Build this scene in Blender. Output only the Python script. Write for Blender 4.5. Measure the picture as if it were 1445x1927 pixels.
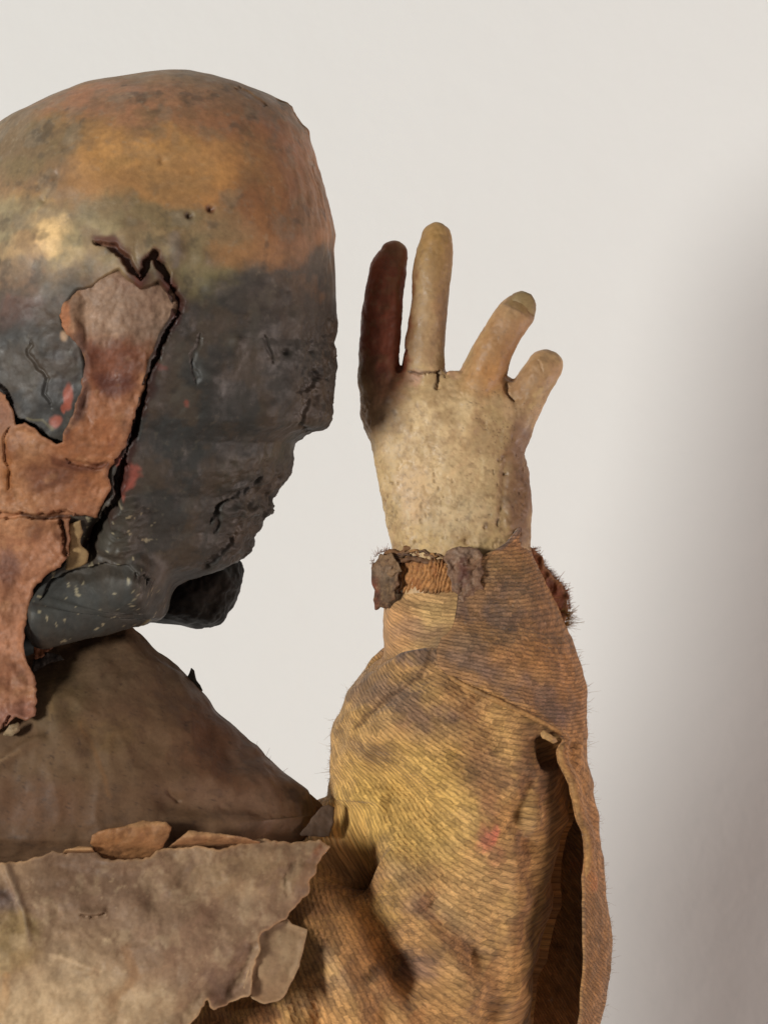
import bpy, math
import numpy as np
from mathutils import Vector

sc = bpy.context.scene
for o in list(bpy.data.objects):
    bpy.data.objects.remove(o, do_unlink=True)

# ------------------------------------------------------------------ camera
S = 1e-4                 # one modelling unit = 0.1 mm
D = 7000.0               # camera distance in modelling units (0.7 m)
cam = bpy.data.cameras.new('camera'); camo = bpy.data.objects.new('camera', cam)
sc.collection.objects.link(camo); sc.camera = camo
camo.location = (0, -D*S, 0); camo.rotation_euler = (math.radians(90), 0, 0)
cam.sensor_fit = 'VERTICAL'; cam.sensor_height = 24
cam.lens = 24*D/1927.0
cam.clip_start = 0.01; cam.clip_end = 20
cam.dof.use_dof = True; cam.dof.focus_distance = (D+40)*S; cam.dof.aperture_fstop = 22

# ------------------------------------------------------------------ world + lamps
w = bpy.data.worlds.new('World'); sc.world = w; w.use_nodes = True
bg = w.node_tree.nodes['Background']
bg.inputs[0].default_value = (1.0, 0.94, 0.90, 1); bg.inputs[1].default_value = 0.14
sc.view_settings.view_transform = 'Standard'; sc.view_settings.look = 'None'
sc.view_settings.exposure = 0; sc.view_settings.gamma = 1

def area(name, loc, target, size, power, col):
    l = bpy.data.lights.new(name, 'AREA'); l.shape = 'DISK'; l.size = size
    l.energy = power; l.color = col
    o = bpy.data.objects.new(name, l); sc.collection.objects.link(o)
    o.location = loc
    o.rotation_euler = (Vector(target)-Vector(loc)).to_track_quat('-Z', 'Y').to_euler()
    return o
area('key_lamp', (-1.90, -2.32, 0.12), (0, 0, 0), 0.60, 83.0, (1.0, 0.995, 0.945))
area('room_fill', (0.85, -0.12, -0.30), (0.14, 0.225, -0.04), 0.5, 4.6, (1.0, 0.80, 0.72))  # unseen warm fill, added to lift the shadow side of the wall

# ------------------------------------------------------------------ numpy helpers
def lin(c):
    c = np.array(c, float)/255.0
    return np.where(c <= 0.04045, c/12.92, ((c+0.055)/1.055)**2.4)
def _hash(ix, iy, iz, seed):
    h = (ix.astype(np.int64)*374761393 + iy.astype(np.int64)*668265263 + iz.astype(np.int64)*2147483647 + seed*1274126177) & 0xffffffff
    h = ((h ^ (h >> 13))*1274126177) & 0xffffffff
    h = ((h ^ (h >> 15))*2246822519) & 0xffffffff
    return ((h ^ (h >> 16)) & 0xffff)/65535.0
def vnoise(P, seed=0):
    I = np.floor(P); f = P-I; f = f*f*(3-2*f); I = I.astype(np.int64)
    out = 0
    for dx in (0, 1):
        wx = f[:, 0] if dx else 1-f[:, 0]
        for dy in (0, 1):
            wy = f[:, 1] if dy else 1-f[:, 1]
            for dz in (0, 1):
                wz = f[:, 2] if dz else 1-f[:, 2]
                out = out + wx*wy*wz*_hash(I[:, 0]+dx, I[:, 1]+dy, I[:, 2]+dz, seed)
    return out
def fbm(P, size, oct=4, seed=0, stretch=(1, 1, 1), gain=0.5):
    """signed noise about -1..1, feature size in units"""
    Q = P/np.array(stretch, float)/size; a = 1.0; t = 0; n = 0
    for k in range(oct):
        t = t + a*(vnoise(Q+17.3*k, seed+k)*2-1); n += a; a *= gain; Q = Q*2.03
    return t/n*1.6
def ss(a, b, x):
    t = np.clip((x-a)/(b-a), 0, 1); return t*t*(3-2*t)
def segd(x, y, pts):
    """distance to polyline, arclength fraction 0..1 of nearest point, signed side"""
    pts = np.array(pts, float)[:, :2]; best = np.full(x.shape, 1e9); par = np.zeros(x.shape); side = np.zeros(x.shape)
    L = np.concatenate([[0], np.cumsum(np.hypot(*(pts[1:]-pts[:-1]).T))])
    for i in range(len(pts)-1):
        ax, ay = pts[i]; bx, by = pts[i+1]; dx, dy = bx-ax, by-ay; l2 = dx*dx+dy*dy+1e-9
        t = np.clip(((x-ax)*dx+(y-ay)*dy)/l2, 0, 1)
        d = np.hypot(x-ax-t*dx, y-ay-t*dy); m = d < best
        best = np.where(m, d, best); par = np.where(m, (L[i]+t*(L[i+1]-L[i]))/L[-1], par)
        side = np.where(m, np.sign((x-ax)*dy-(y-ay)*dx), side)
    return best, par, side
def polysd(x, y, poly):
    """signed distance to polygon, positive inside, and nearest boundary point"""
    P = np.array(poly, float); n = len(P); best = np.full(x.shape, 1e9); nx = np.zeros(x.shape); ny = np.zeros(x.shape)
    ins = np.zeros(x.shape, bool)
    for i in range(n):
        ax, ay = P[i]; bx, by = P[(i+1) % n]; dx, dy = bx-ax, by-ay
        t = np.clip(((x-ax)*dx+(y-ay)*dy)/(dx*dx+dy*dy+1e-9), 0, 1)
        qx, qy = ax+t*dx, ay+t*dy; d = np.hypot(x-qx, y-qy); m = d < best
        best = np.where(m, d, best); nx = np.where(m, qx, nx); ny = np.where(m, qy, ny)
        c = ((ay > y) != (by > y)) & (x < (bx-ax)*(y-ay)/((by-ay)+1e-12)+ax)
        ins ^= c
    return np.where(ins, best, -best), nx, ny
def rough(poly, amp, step=9, seed=1):
    """torn outline: subdivide the polygon and jitter it"""
    rs = np.random.RandomState(seed); P = np.array(poly, float); out = []; off = 0
    for i in range(len(P)):
        a, b = P[i], P[(i+1) % len(P)]; L = np.hypot(*(b-a)); n = max(1, int(L/step)); nrm = np.array([b[1]-a[1], a[0]-b[0]])/(L+1e-9)
        for k in range(n):
            off = 0.55*off + rs.uniform(-1, 1)*amp
            out.append(a+(b-a)*(k/n)+nrm*off*(0.4 if k == 0 else 1))
    return np.array(out)
def curve(tab, q):
    t = np.array(tab, float); return np.array([np.interp(q, t[:, 0], t[:, k]) for k in range(1, t.shape[1])])
def smooth1(a, n):
    k = np.hanning(2*n+3)[1:-1]; k /= k.sum(); return np.convolve(np.pad(a, n, mode='edge'), k, mode='valid')
def spline(pts, n):
    P = np.array(pts, float); m = len(P); t = np.linspace(0, m-1, n); i = np.clip(t.astype(int), 0, m-2); f = (t-i)[:, None]
    p0 = P[np.clip(i-1, 0, m-1)]; p1 = P[i]; p2 = P[i+1]; p3 = P[np.clip(i+2, 0, m-1)]
    return 0.5*((2*p1)+(-p0+p2)*f+(2*p0-5*p1+4*p2-p3)*f**2+(-p0+3*p1-3*p2+p3)*f**3)

# ------------------------------------------------------------------ mesh builders
def world(P, yref):
    k = (D+yref)/D
    return np.stack([(P[:, 0]-722.5)*S*k, P[:, 1]*S, (963.5-P[:, 2])*S*k], 1)
def mk(name, V, F, mat, parent, col=None, weave=None, yref=0.0, smooth=True):
    """V in modelling units (x right, y away, z = down the picture)"""
    me = bpy.data.meshes.new(name); V = np.asarray(V, float); W = world(V, yref)
    if isinstance(F, np.ndarray):
        nf, k = F.shape; idx = F.ravel(); ls = np.arange(nf)*k
        me.vertices.add(len(W)); me.loops.add(nf*k); me.polygons.add(nf)
        me.vertices.foreach_set('co', W.astype(np.float32).ravel())
        me.loops.foreach_set('vertex_index', idx.astype(np.int32))
        me.polygons.foreach_set('loop_start', ls.astype(np.int32))
    else:
        me.from_pydata(W.tolist(), [], F)
    me.update(calc_edges=True); me.validate()
    if smooth: me.polygons.foreach_set('use_smooth', np.ones(len(me.polygons), bool))
    if col is not None:
        a = me.color_attributes.new('Col', 'FLOAT_COLOR', 'POINT')
        c = np.concatenate([np.clip(col, 0, 1), np.ones((len(col), 1))], 1)
        a.data.foreach_set('color', c.astype(np.float32).ravel())
    if weave is not None:
        a = me.attributes.new('weave', 'FLOAT_VECTOR', 'POINT')
        a.data.foreach_set('vector', weave.astype(np.float32).ravel())
    me.materials.append(mat)
    o = bpy.data.objects.new(name, me); sc.collection.objects.link(o)
    if parent is not None: o.parent = parent
    return o
def gridfaces(nr, nc, wrap=False, flip=False):
    i = np.arange(nr-1)[:, None]; j = np.arange(nc if wrap else nc-1)[None, :]; j2 = (j+1) % nc
    F = np.stack([i*nc+j, i*nc+j2, (i+1)*nc+j2, (i+1)*nc+j], -1).reshape(-1, 4)
    return F[:, ::-1] if flip else F
def gnormals(G, wrap=False):
    """outward normals of a grid (rows down, columns left to right over the front)"""
    if wrap:
        dj = np.roll(G, -1, 1)-np.roll(G, 1, 1)
    else:
        dj = np.gradient(G, axis=1)
    di = np.gradient(G, axis=0); n = np.cross(dj, di); l = np.linalg.norm(n, axis=2, keepdims=True)
    n = n/np.maximum(l, 1e-9)
    if np.sum(n[:, G.shape[1]//4, 1]) > 0: n = -n
    return n
def loft(rows, q, ncf=300, ncb=40, pw=1.0, dsm=0):
    """closed tube: rows (py, xL, xR, yc, df, db); columns 0..ncf sweep the front from left to right, then the back"""
    xL, xR, yc, df, db = curve(rows, q)
    if dsm: xL, xR, df, yc = smooth1(xL, dsm), smooth1(xR, dsm), smooth1(df, dsm), smooth1(yc, dsm)
    a = np.concatenate([np.linspace(0, math.pi, ncf, endpoint=False), np.linspace(math.pi, 2*math.pi, ncb, endpoint=False)])
    ca, sa = np.cos(a), np.sin(a)
    cx = (xL+xR)/2; rx = (xR-xL)/2
    X = cx[:, None]-rx[:, None]*ca[None, :]
    dd = np.where(sa >= 0, 1, 0)[None, :]*df[:, None]+np.where(sa < 0, 1, 0)[None, :]*db[:, None]
    Y = yc[:, None]-dd*np.sign(sa)[None, :]*(np.abs(sa)[None, :]**pw)
    Z = np.repeat(q[:, None], len(a), 1)
    return np.stack([X, Y, Z], -1)

class Paint:
    """surface colour (stains, paint layers, wear, some painted light and shade) in picture-like coordinates"""
    def __init__(s, V, base, warp=14, wsize=50, seed=0):
        s.V = V; s.x = V[:, 0]; s.y = V[:, 2]; s.c = np.tile(lin(base), (len(V), 1)); s.seed = seed
        P = V*np.array([1, 1, 1.0])
        s.wx = fbm(P, wsize, 4, seed+11, gain=.6)*warp; s.wy = fbm(P, wsize, 4, seed+23, gain=.6)*warp
        s.n = fbm(P, 24, 4, seed+31); s.n2 = fbm(P, 7, 3, seed+41); s.n3 = fbm(P, 90, 4, seed+51)
    def mix(s, m, col, a=1.0):
        m = np.clip(m*a, 0, 1)[:, None]; s.c = s.c*(1-m)+lin(col)*m
    def blob(s, x, y, rx, ry, col, a=1.0, ang=0, soft=.5, w=1.0, tex=.35):
        dx, dy = s.x+s.wx*w-x, s.y+s.wy*w-y; t = math.radians(ang); c, si = math.cos(t), math.sin(t)
        d = np.hypot((dx*c+dy*si)/rx, (-dx*si+dy*c)/ry)+s.n*tex*.4
        s.mix(ss(1+soft, 1-soft, d), col, a)
    def line(s, pts, wd, col, a=1.0, w=.3, soft=.6, taper=False):
        d, t, _ = segd(s.x+s.wx*w, s.y+s.wy*w, pts); k = wd*(1+.5*s.n)
        if taper: k = k*np.clip(np.sin(np.pi*np.clip(t, .02, .98)), .2, 1)
        k = np.maximum(k, .6)
        s.mix(ss(1+soft, 1-soft, d/k), col, a)
    def mottle(s, size, amt, seed=0, stretch=(1, 1, 1)):
        n = fbm(s.V, size, 4, s.seed+seed+71, stretch, gain=.6); s.c = s.c*np.clip(1+amt*n, .15, 3)[:, None]
    def tint(s, size, col, a, thr=.1, seed=0, stretch=(1, 1, 1), soft=.25):
        n = fbm(s.V, size, 4, s.seed+seed+171, stretch, gain=.6); s.mix(ss(thr-soft, thr+soft, n), col, a)
    def specks(s, size, col, a, thr=.62, seed=0):
        n = vnoise(s.V/size, s.seed+seed+271)*.75+vnoise(s.V/size*2.1, s.seed+seed+272)*.25; s.mix(ss(thr, thr+.08, n), col, a)

def grade(c, mul=(1, 1, 1), sat=1.0):
    l = c@np.array([.3, .6, .1]); return np.clip((l[:, None]+(c-l[:, None])*sat)*np.array(mul), 0, 1)
def ridge(x, y, pts, wd, amp, taper=True, sharp=2):
    d, t, _ = segd(x, y, pts); g = np.exp(-(d/wd)**sharp)
    if taper: g = g*np.clip(np.sin(np.pi*np.clip(t, 0.0, 1.0))*2.5, 0, 1)
    return g*amp
def groove(x, y, wx, wy, pts, wd, depth, n=None):
    """crack: flat-bottomed cut with ragged width"""
    d, t, _ = segd(x+wx, y+wy, pts); k = wd*(1.0 if n is None else np.clip(1+.6*n, .35, 2))*np.clip(np.sin(np.pi*np.clip(t, 0, 1))*3, .15, 1)
    return -depth*ss(1.25, .75, d/k)

# ------------------------------------------------------------------ materials
def mat_base(name):
    m = bpy.data.materials.new(name); m.use_nodes = True; nt = m.node_tree
    b = nt.nodes['Principled BSDF']; return m, nt, b
def N(nt, typ, **kw):
    n = nt.nodes.new(typ)
    for k, v in kw.items():
        if k in n.inputs: n.inputs[k].default_value = v
        else: setattr(n, k, v)
    return n
def bump_chain(nt, b, hs):
    """hs: list of (height socket, distance m, strength)"""
    prev = None
    for h, dist, st in hs:
        bp = N(nt, 'ShaderNodeBump'); bp.inputs['Distance'].default_value = dist; bp.inputs['Strength'].default_value = st
        nt.links.new(h, bp.inputs['Height'])
        if prev: nt.links.new(prev, bp.inputs['Normal'])
        prev = bp.outputs[0]
    nt.links.new(prev, b.inputs['Normal'])
def noise(nt, vec, scale, detail=4, rough=.6):
    n = N(nt, 'ShaderNodeTexNoise'); n.inputs['Scale'].default_value = scale; n.inputs['Detail'].default_value = detail
    n.inputs['Roughness'].default_value = rough; nt.links.new(vec, n.inputs['Vector']); return n
def mathn(nt, op, a, bb=None, c=None):
    n = N(nt, 'ShaderNodeMath', operation=op)
    for i, v in enumerate((a, bb, c)):
        if v is None: continue
        if isinstance(v, (int, float)): n.inputs[i].default_value = v
        else: nt.links.new(v, n.inputs[i])
    return n.outputs[0]
def maprange(nt, v, a, b_, c, d):
    n = N(nt, 'ShaderNodeMapRange'); n.inputs[1].default_value = a; n.inputs[2].default_value = b_; n.inputs[3].default_value = c; n.inputs[4].default_value = d
    nt.links.new(v, n.inputs[0]); return n.outputs[0]

def solid_material(name, rough=(.35, .65), spec=.5, fine=(1/8e-4, 1.2e-4), coarse=(1/40e-4, 3e-4), mott=.25, pits=0.0, gloss_scale=260, stretch=None, pit_scale=900):
    """painted / paper / leather surface: colour attribute x fine mottling, relief from noise"""
    m, nt, b = mat_base(name)
    tc = N(nt, 'ShaderNodeTexCoord'); vec = tc.outputs['Object']
    if stretch:
        mp = N(nt, 'ShaderNodeMapping'); mp.inputs['Scale'].default_value = stretch; nt.links.new(vec, mp.inputs[0]); vec = mp.outputs[0]
    ca = N(nt, 'ShaderNodeAttribute', attribute_name='Col')
    nf = noise(nt, vec, fine[0], 6, .65); nc = noise(nt, vec, coarse[0], 5, .6)
    k = maprange(nt, nf.outputs[0], .25, .75, 1-mott, 1+mott)
    mx = N(nt, 'ShaderNodeVectorMath', operation='SCALE'); nt.links.new(ca.outputs['Color'], mx.inputs[0]); nt.links.new(k, mx.inputs['Scale'])
    nt.links.new(mx.outputs[0], b.inputs['Base Color'])
    g = noise(nt, vec, gloss_scale, 5, .65)
    nt.links.new(maprange(nt, g.outputs[0], .3, .7, rough[0], rough[1]), b.inputs['Roughness'])
    b.inputs['Specular IOR Level'].default_value = spec
    hs = [(nf.outputs[0], fine[1], .7), (nc.outputs[0], coarse[1], .7)]
    if pits:
        v = N(nt, 'ShaderNodeTexVoronoi'); v.inputs['Scale'].default_value = pit_scale; nt.links.new(vec, v.inputs['Vector'])
        rp = maprange(nt, v.outputs['Distance'], .0, .22, 0, 1)
        hs.append((rp, pits, .8))
    bump_chain(nt, b, hs)
    return m

def cloth_material(name, bw=24.0, rh=10.0, depth=2.4e-4, gap=.45, mort=.17, rough=.85):
    """coarse twill: staggered raised yarn floats"""
    m, nt, b = mat_base(name)
    at = N(nt, 'ShaderNodeAttribute', attribute_name='weave'); ca = N(nt, 'ShaderNodeAttribute', attribute_name='Col')
    n1 = noise(nt, at.outputs['Vector'], .018, 3, .5); n2 = noise(nt, at.outputs['Vector'], .11, 2, .6)
    # wobble of the threads
    s1 = N(nt, 'ShaderNodeVectorMath', operation='MULTIPLY_ADD'); nt.links.new(n1.outputs['Color'], s1.inputs[0]); s1.inputs[1].default_value = (40, 8, 0); nt.links.new(at.outputs['Vector'], s1.inputs[2])
    s2 = N(nt, 'ShaderNodeVectorMath', operation='MULTIPLY_ADD'); nt.links.new(n2.outputs['Color'], s2.inputs[0]); s2.inputs[1].default_value = (8, 4.0, 0); nt.links.new(s1.outputs[0], s2.inputs[2])
    sp = N(nt, 'ShaderNodeSeparateXYZ'); nt.links.new(s2.outputs[0], sp.inputs[0]); U, Vv = sp.outputs[0], sp.outputs[1]
    v = mathn(nt, 'DIVIDE', Vv, rh); row = mathn(nt, 'FLOOR', v); fv = mathn(nt, 'FRACT', v)
    wn = N(nt, 'ShaderNodeTexWhiteNoise', noise_dimensions='1D'); nt.links.new(row, wn.inputs['W'])
    u = mathn(nt, 'ADD', mathn(nt, 'DIVIDE', U, bw), mathn(nt, 'ADD', mathn(nt, 'MULTIPLY', row, .38), mathn(nt, 'MULTIPLY', wn.outputs['Value'], .22)))
    cell = mathn(nt, 'FLOOR', u); fu = mathn(nt, 'FRACT', u)
    # rounded profile across the yarn, tapering at both ends of the float
    n4 = noise(nt, at.outputs['Vector'], .05, 3, .6)
    pv = mathn(nt, 'SINE', mathn(nt, 'MULTIPLY', fv, math.pi))
    pu = mathn(nt, 'POWER', mathn(nt, 'SINE', mathn(nt, 'MULTIPLY', fu, math.pi)), .45)
    pu = mathn(nt, 'MULTIPLY_ADD', mathn(nt, 'SUBTRACT', pu, 1.0), maprange(nt, n4.outputs[0], .35, .65, .2, .7), 1.0)
    ply = mathn(nt, 'SINE', mathn(nt, 'ADD', mathn(nt, 'MULTIPLY', U, 6.2832/7.0), mathn(nt, 'MULTIPLY', fv, 4.2)))
    h = mathn(nt, 'MULTIPLY', mathn(nt, 'POWER', pv, .75), pu)
    # neighbouring floats touch at their ends, so the dark gaps are short dashes
    endm = maprange(nt, mathn(nt, 'ABSOLUTE', mathn(nt, 'SUBTRACT', fu, .5)), .14, .36, 0, .66)
    h = mathn(nt, 'MAXIMUM', h, endm)
    h = mathn(nt, 'MULTIPLY', h, mathn(nt, 'MULTIPLY_ADD', ply, .12, .9))
    cc = N(nt, 'ShaderNodeCombineXYZ'); nt.links.new(row, cc.inputs[0]); nt.links.new(cell, cc.inputs[1])
    w2 = N(nt, 'ShaderNodeTexWhiteNoise', noise_dimensions='2D'); nt.links.new(cc.outputs[0], w2.inputs['Vector'])
    # fine fibres along the yarn
    mp = N(nt, 'ShaderNodeMapping'); mp.inputs['Scale'].default_value = (.10, .55, 1); nt.links.new(s2.outputs[0], mp.inputs[0])
    fb = noise(nt, mp.outputs[0], 1.0, 4, .7)
    k = mathn(nt, 'MULTIPLY', maprange(nt, h, .05, .85, gap, 1.12), mathn(nt, 'MULTIPLY', maprange(nt, w2.outputs['Value'], 0, 1, .74, 1.32), maprange(nt, fb.outputs[0], .28, .72, .62, 1.34)))
    mx = N(nt, 'ShaderNodeVectorMath', operation='SCALE'); nt.links.new(ca.outputs['Color'], mx.inputs[0]); nt.links.new(k, mx.inputs['Scale'])
    nt.links.new(mx.outputs[0], b.inputs['Base Color'])
    b.inputs['Roughness'].default_value = rough; b.inputs['Specular IOR Level'].default_value = .25
    b.inputs['Sheen Weight'].default_value = .12; b.inputs['Sheen Roughness'].default_value = .5
    hh = mathn(nt, 'ADD', mathn(nt, 'MULTIPLY', h, maprange(nt, w2.outputs['Value'], 0, 1, .75, 1.1)), mathn(nt, 'MULTIPLY', fb.outputs[0], .22))
    bump_chain(nt, b, [(hh, depth, 1.0)])
    return m

M_head = solid_material('aged_painted_skull', rough=(.42, .74), spec=.42, fine=(900, .8e-4), coarse=(190, 2.5e-4), mott=.20, gloss_scale=230)
M_leather = solid_material('brown_leathery_paper', rough=(.45, .8), spec=.35, fine=(1500, 1.1e-4), coarse=(260, 2.5e-4), mott=.22)
M_paper = solid_material('old_parchment_paper', rough=(.5, .85), spec=.3, fine=(1500, .6e-4), coarse=(120, 2.5e-4), mott=.16)
M_hand = solid_material('worn_painted_wood', rough=(.36, .74), spec=.42, fine=(1000, .9e-4), coarse=(240, 2.0e-4), mott=.16, pits=.4e-4, gloss_scale=500, pit_scale=420)
M_cloth = cloth_material('ochre_twill', bw=16, rh=7.4, gap=.55, depth=1.7e-4)
M_flap = cloth_material('brown_twill', bw=15, rh=7.0, depth=1.6e-4, gap=.52)
M_band = cloth_material('fine_ochre_twill', bw=30, rh=6.5, depth=1.1e-4, gap=.6)
M_rib = cloth_material('ribbed_knit', bw=16, rh=9.5, depth=3.0e-4, gap=.35)
M_scrap = solid_material('crusty_scrap', rough=(.5, .9), spec=.3, fine=(1600, 2e-4), coarse=(420, 2.6e-4), mott=.4)

def plain(name, col, rough=.8, spec=.3):
    m, nt, b = mat_base(name); b.inputs['Base Color'].default_value = (*lin(col), 1)
    b.inputs['Roughness'].default_value = rough; b.inputs['Specular IOR Level'].default_value = spec
    tc = N(nt, 'ShaderNodeTexCoord'); n = noise(nt, tc.outputs['Object'], 1500, 3)
    bump_chain(nt, b, [(n.outputs[0], .5e-4, .5)]); return m
M_fuzz = plain('ochre_thread', (150, 112, 62)); M_fuzz2 = plain('rust_thread', (140, 84, 48))

# ------------------------------------------------------------------ root
root = bpy.data.objects.new('puppet', None); sc.collection.objects.link(root)
root.location = (0, 0, 0)
root['label'] = 'battered antique puppet from behind, cracked dark head, raised carved hand, ochre cloth sleeve'
root['category'] = 'puppet'

# ------------------------------------------------------------------ wall
def build_wall():
    m, nt, b = mat_base('white_plaster'); tc = N(nt, 'ShaderNodeTexCoord'); vec = tc.outputs['Object']
    n1 = noise(nt, vec, 2.5, 4, .5); n2 = noise(nt, vec, 110, 6, .6); n3 = noise(nt, vec, 420, 4, .6)
    cr = N(nt, 'ShaderNodeValToRGB'); cr.color_ramp.elements[0].position = .3; cr.color_ramp.elements[1].position = .7
    cr.color_ramp.elements[0].color = (.76, .76, .745, 1); cr.color_ramp.elements[1].color = (.80, .80, .79, 1)
    nt.links.new(n1.outputs[0], cr.inputs[0]); nt.links.new(cr.outputs[0], b.inputs['Base Color'])
    b.inputs['Roughness'].default_value = .7; b.inputs['Specular IOR Level'].default_value = .3
    bump_chain(nt, b, [(n2.outputs[0], 6e-4, .55), (n3.outputs[0], 1e-4, .35)])
    x, z, y = 2.0, 1.4, WALL_Y
    nx, nz = 60, 44
    V = []
    for i in range(nz+1):
        for j in range(nx+1):
            V.append((-x+2*x*j/nx, y+0.0006*math.sin(j*1.3+i*.7), -z+2*z*i/nz))
    F = [(i*(nx+1)+j, i*(nx+1)+j+1, (i+1)*(nx+1)+j+1, (i+1)*(nx+1)+j) for i in range(nz) for j in range(nx)]
    me = bpy.data.meshes.new('wall'); me.from_pydata(V, [], F); me.update()
    for p in me.polygons: p.use_smooth = True
    me.materials.append(m); o = bpy.data.objects.new('wall', me); sc.collection.objects.link(o); o['kind'] = 'structure'
WALL_Y = 0.225
build_wall()

# ================================================================== HEAD
headR = [(130, 330), (131, 352), (134, 378), (139, 404), (147, 432), (157, 462), (168, 487), (177, 500), (181, 510), (186, 524), (196, 537), (210, 548), (222, 560), (236, 567), (252, 575), (270, 582), (290, 588), (310, 595), (330, 603), (350, 611), (375, 620), (400, 627), (425, 632), (440, 636), (450, 635), (470, 634), (500, 634), (560, 633), (590, 634), (608, 636), (622, 635), (636, 632), (648, 629), (660, 632), (690, 633), (715, 631), (740, 628), (765, 625), (785, 621), (798, 617), (806, 605), (815, 585), (825, 570), (836, 559), (850, 558), (865, 557), (885, 551), (905, 542), (925, 523), (935, 514), (950, 512), (962, 512), (975, 500), (990, 485), (1002, 475), (1015, 473), (1030, 469), (1045, 460), (1060, 448), (1068, 435), (1078, 405), (1090, 370), (1102, 335), (1115, 308), (1130, 285), (1145, 262), (1160, 232), (1175, 200), (1190, 172), (1205, 150), (1225, 125), (1240, 100)]
headL = [(130, 310), (131, 285), (134, 250), (140, 212), (150, 168), (160, 136), (175, 98), (190, 66), (210, 28), (228, 0), (260, -22), (300, -38), (402, -66), (550, -100), (758, -150), (1000, -235), (1114, -270), (1240, -280)]
def head_df(q):
    top = np.sqrt(np.clip(1-((560-np.minimum(q, 560))/432.0)**2, 0, 1))*350
    low = 350-175*ss(650, 1180, q)-50*ss(1130, 1240, q)
    return np.where(q < 560, top, low)
q = 130+1110*(np.linspace(0, 1, 560)**1.18)
rr = np.array([[v, np.interp(v, *zip(*headL)), np.interp(v, *zip(*headR)), 0, max(4, head_df(np.array([v]))[0]), max(4, 260*math.sqrt(max(0, 1-((600-min(v, 600))/472)**2)) if v < 600 else 260-200*(v-600)/640)] for v in q])
for k_ in (1, 2):
    sm_ = smooth1(rr[:, k_], 16); wt = ss(470, 400, rr[:, 0])*ss(131, 137, rr[:, 0]); rr[:, k_] = rr[:, k_]*(1-wt)+sm_*wt
G = loft(rr, q, 470, 50)
HEADG = G.copy()
# brown exposed layer (polygon) and cracks
brown_poly = [(-60, 760), (0, 742), (22, 738), (42, 752), (56, 790), (60, 806), (78, 802), (100, 818), (135, 842), (146, 838), (150, 815), (165, 790), (180, 745), (182, 700), (170, 660), (150, 640), (140, 612), (146, 592), (170, 565), (200, 555), (222, 540), (250, 525), (268, 545), (288, 560), (318, 545), (341, 564), (353, 592), (346, 612), (326, 648), (309, 690), (295, 733), (284, 770), (268, 811), (257, 848), (236, 868), (224, 900), (228, 925), (215, 950), (204, 975), (180, 968), (152, 968), (150, 1000), (152, 1040), (135, 1065), (105, 1080), (82, 1105), (70, 1150), (68, 1200), (76, 1240), (92, 1275), (90, 1335), (72, 1344), (55, 1335), (40, 1352), (22, 1362), (0, 1374), (-60, 1390)]
crackA = [(205, 478), (232, 482), (255, 503), (272, 530), (292, 548), (300, 510), (312, 498), (318, 520), (338, 556), (358, 588), (352, 610), (330, 645), (312, 690), (298, 735), (288, 770), (272, 810), (262, 850), (250, 885), (238, 930), (218, 975), (205, 1000), (188, 1035)]
crackB = [(-20, 625), (5, 650), (12, 690), (5, 722), (38, 738), (50, 765), (58, 800), (75, 808), (105, 828), (140, 842)]
hx, hy, hz = G[..., 0].ravel(), G[..., 1].ravel(), G[..., 2].ravel(); HV = np.stack([hx, hy, hz], 1)
front = (np.arange(G.shape[1]) < 470)[None, :].repeat(G.shape[0], 0).ravel()
x, y = hx, hz
w1, w2 = fbm(HV, 30, 3, 5)*7, fbm(HV, 30, 3, 6)*7; nn = fbm(HV, 22, 3, 8)
dsp = fbm(HV, 260, 3, 1)*9 + fbm(HV, 90, 3, 2)*3.0
low = ss(500, 640, y+fbm(HV, 80, 3, 3)*50)                     # crusty lower part
dsp += low*(fbm(HV, 60, 4, 4, gain=.5)*4.5 + fbm(HV, 18, 3, 7, gain=.6)*1.3*ss(-.2, .5, fbm(HV, 90, 2, 17)))
dsp += ss(520, 600, x)*ss(560, 680, y)*(np.abs(fbm(HV, 34, 4, 19, gain=.65))*-8+2)
dsp += ss(430, 520, x)*ss(820, 900, y)*(fbm(HV, 22, 3, 21, gain=.65)*3)
rt = ss(330, 520, x)*ss(840, 940, y)                           # layered flaky area near the jaw
dsp += rt*(np.abs(fbm(HV, 42, 4, 9, stretch=(1.8, 1, .8)))*-18+6)
edge = ss(500, 620, x)*ss(620, 480, y)
dsp += edge*fbm(HV, 40, 3, 12, stretch=(.6, 1, 2))*4
sd, _, _ = polysd(x+w1*.5, y+w2*.5, brown_poly)
dsp += np.where(front, -22*ss(1, 10, sd), 0)                   # pocket under the exposed layer
fr = np.where(front, 1.0, 0.0)
dsp += fr*ridge(x, y, crackA, 26, 11, sharp=2)                 # lifted lips along the crack
for pts, wd, dp in [(crackA[:5], 5.0, 22), (crackA[4:9], 6.0, 26), ([(338, 556), (358, 588), (352, 612)], 7, 30), ([(352, 610), (330, 645), (312, 690), (298, 735)], 3.2, 26), ([(302, 725), (288, 770), (272, 810), (262, 850)], 6.5, 42), ([(262, 850), (250, 885), (238, 930), (218, 975), (205, 1000), (188, 1035)], 6, 40)]:
    dsp += fr*groove(x, y, w1, w2, pts, wd, dp, nn)
dsp += fr*ridge(x, y, crackB, 22, 8)
dsp += fr*groove(x, y, w1, w2, crackB, 5, 40, nn)
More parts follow.
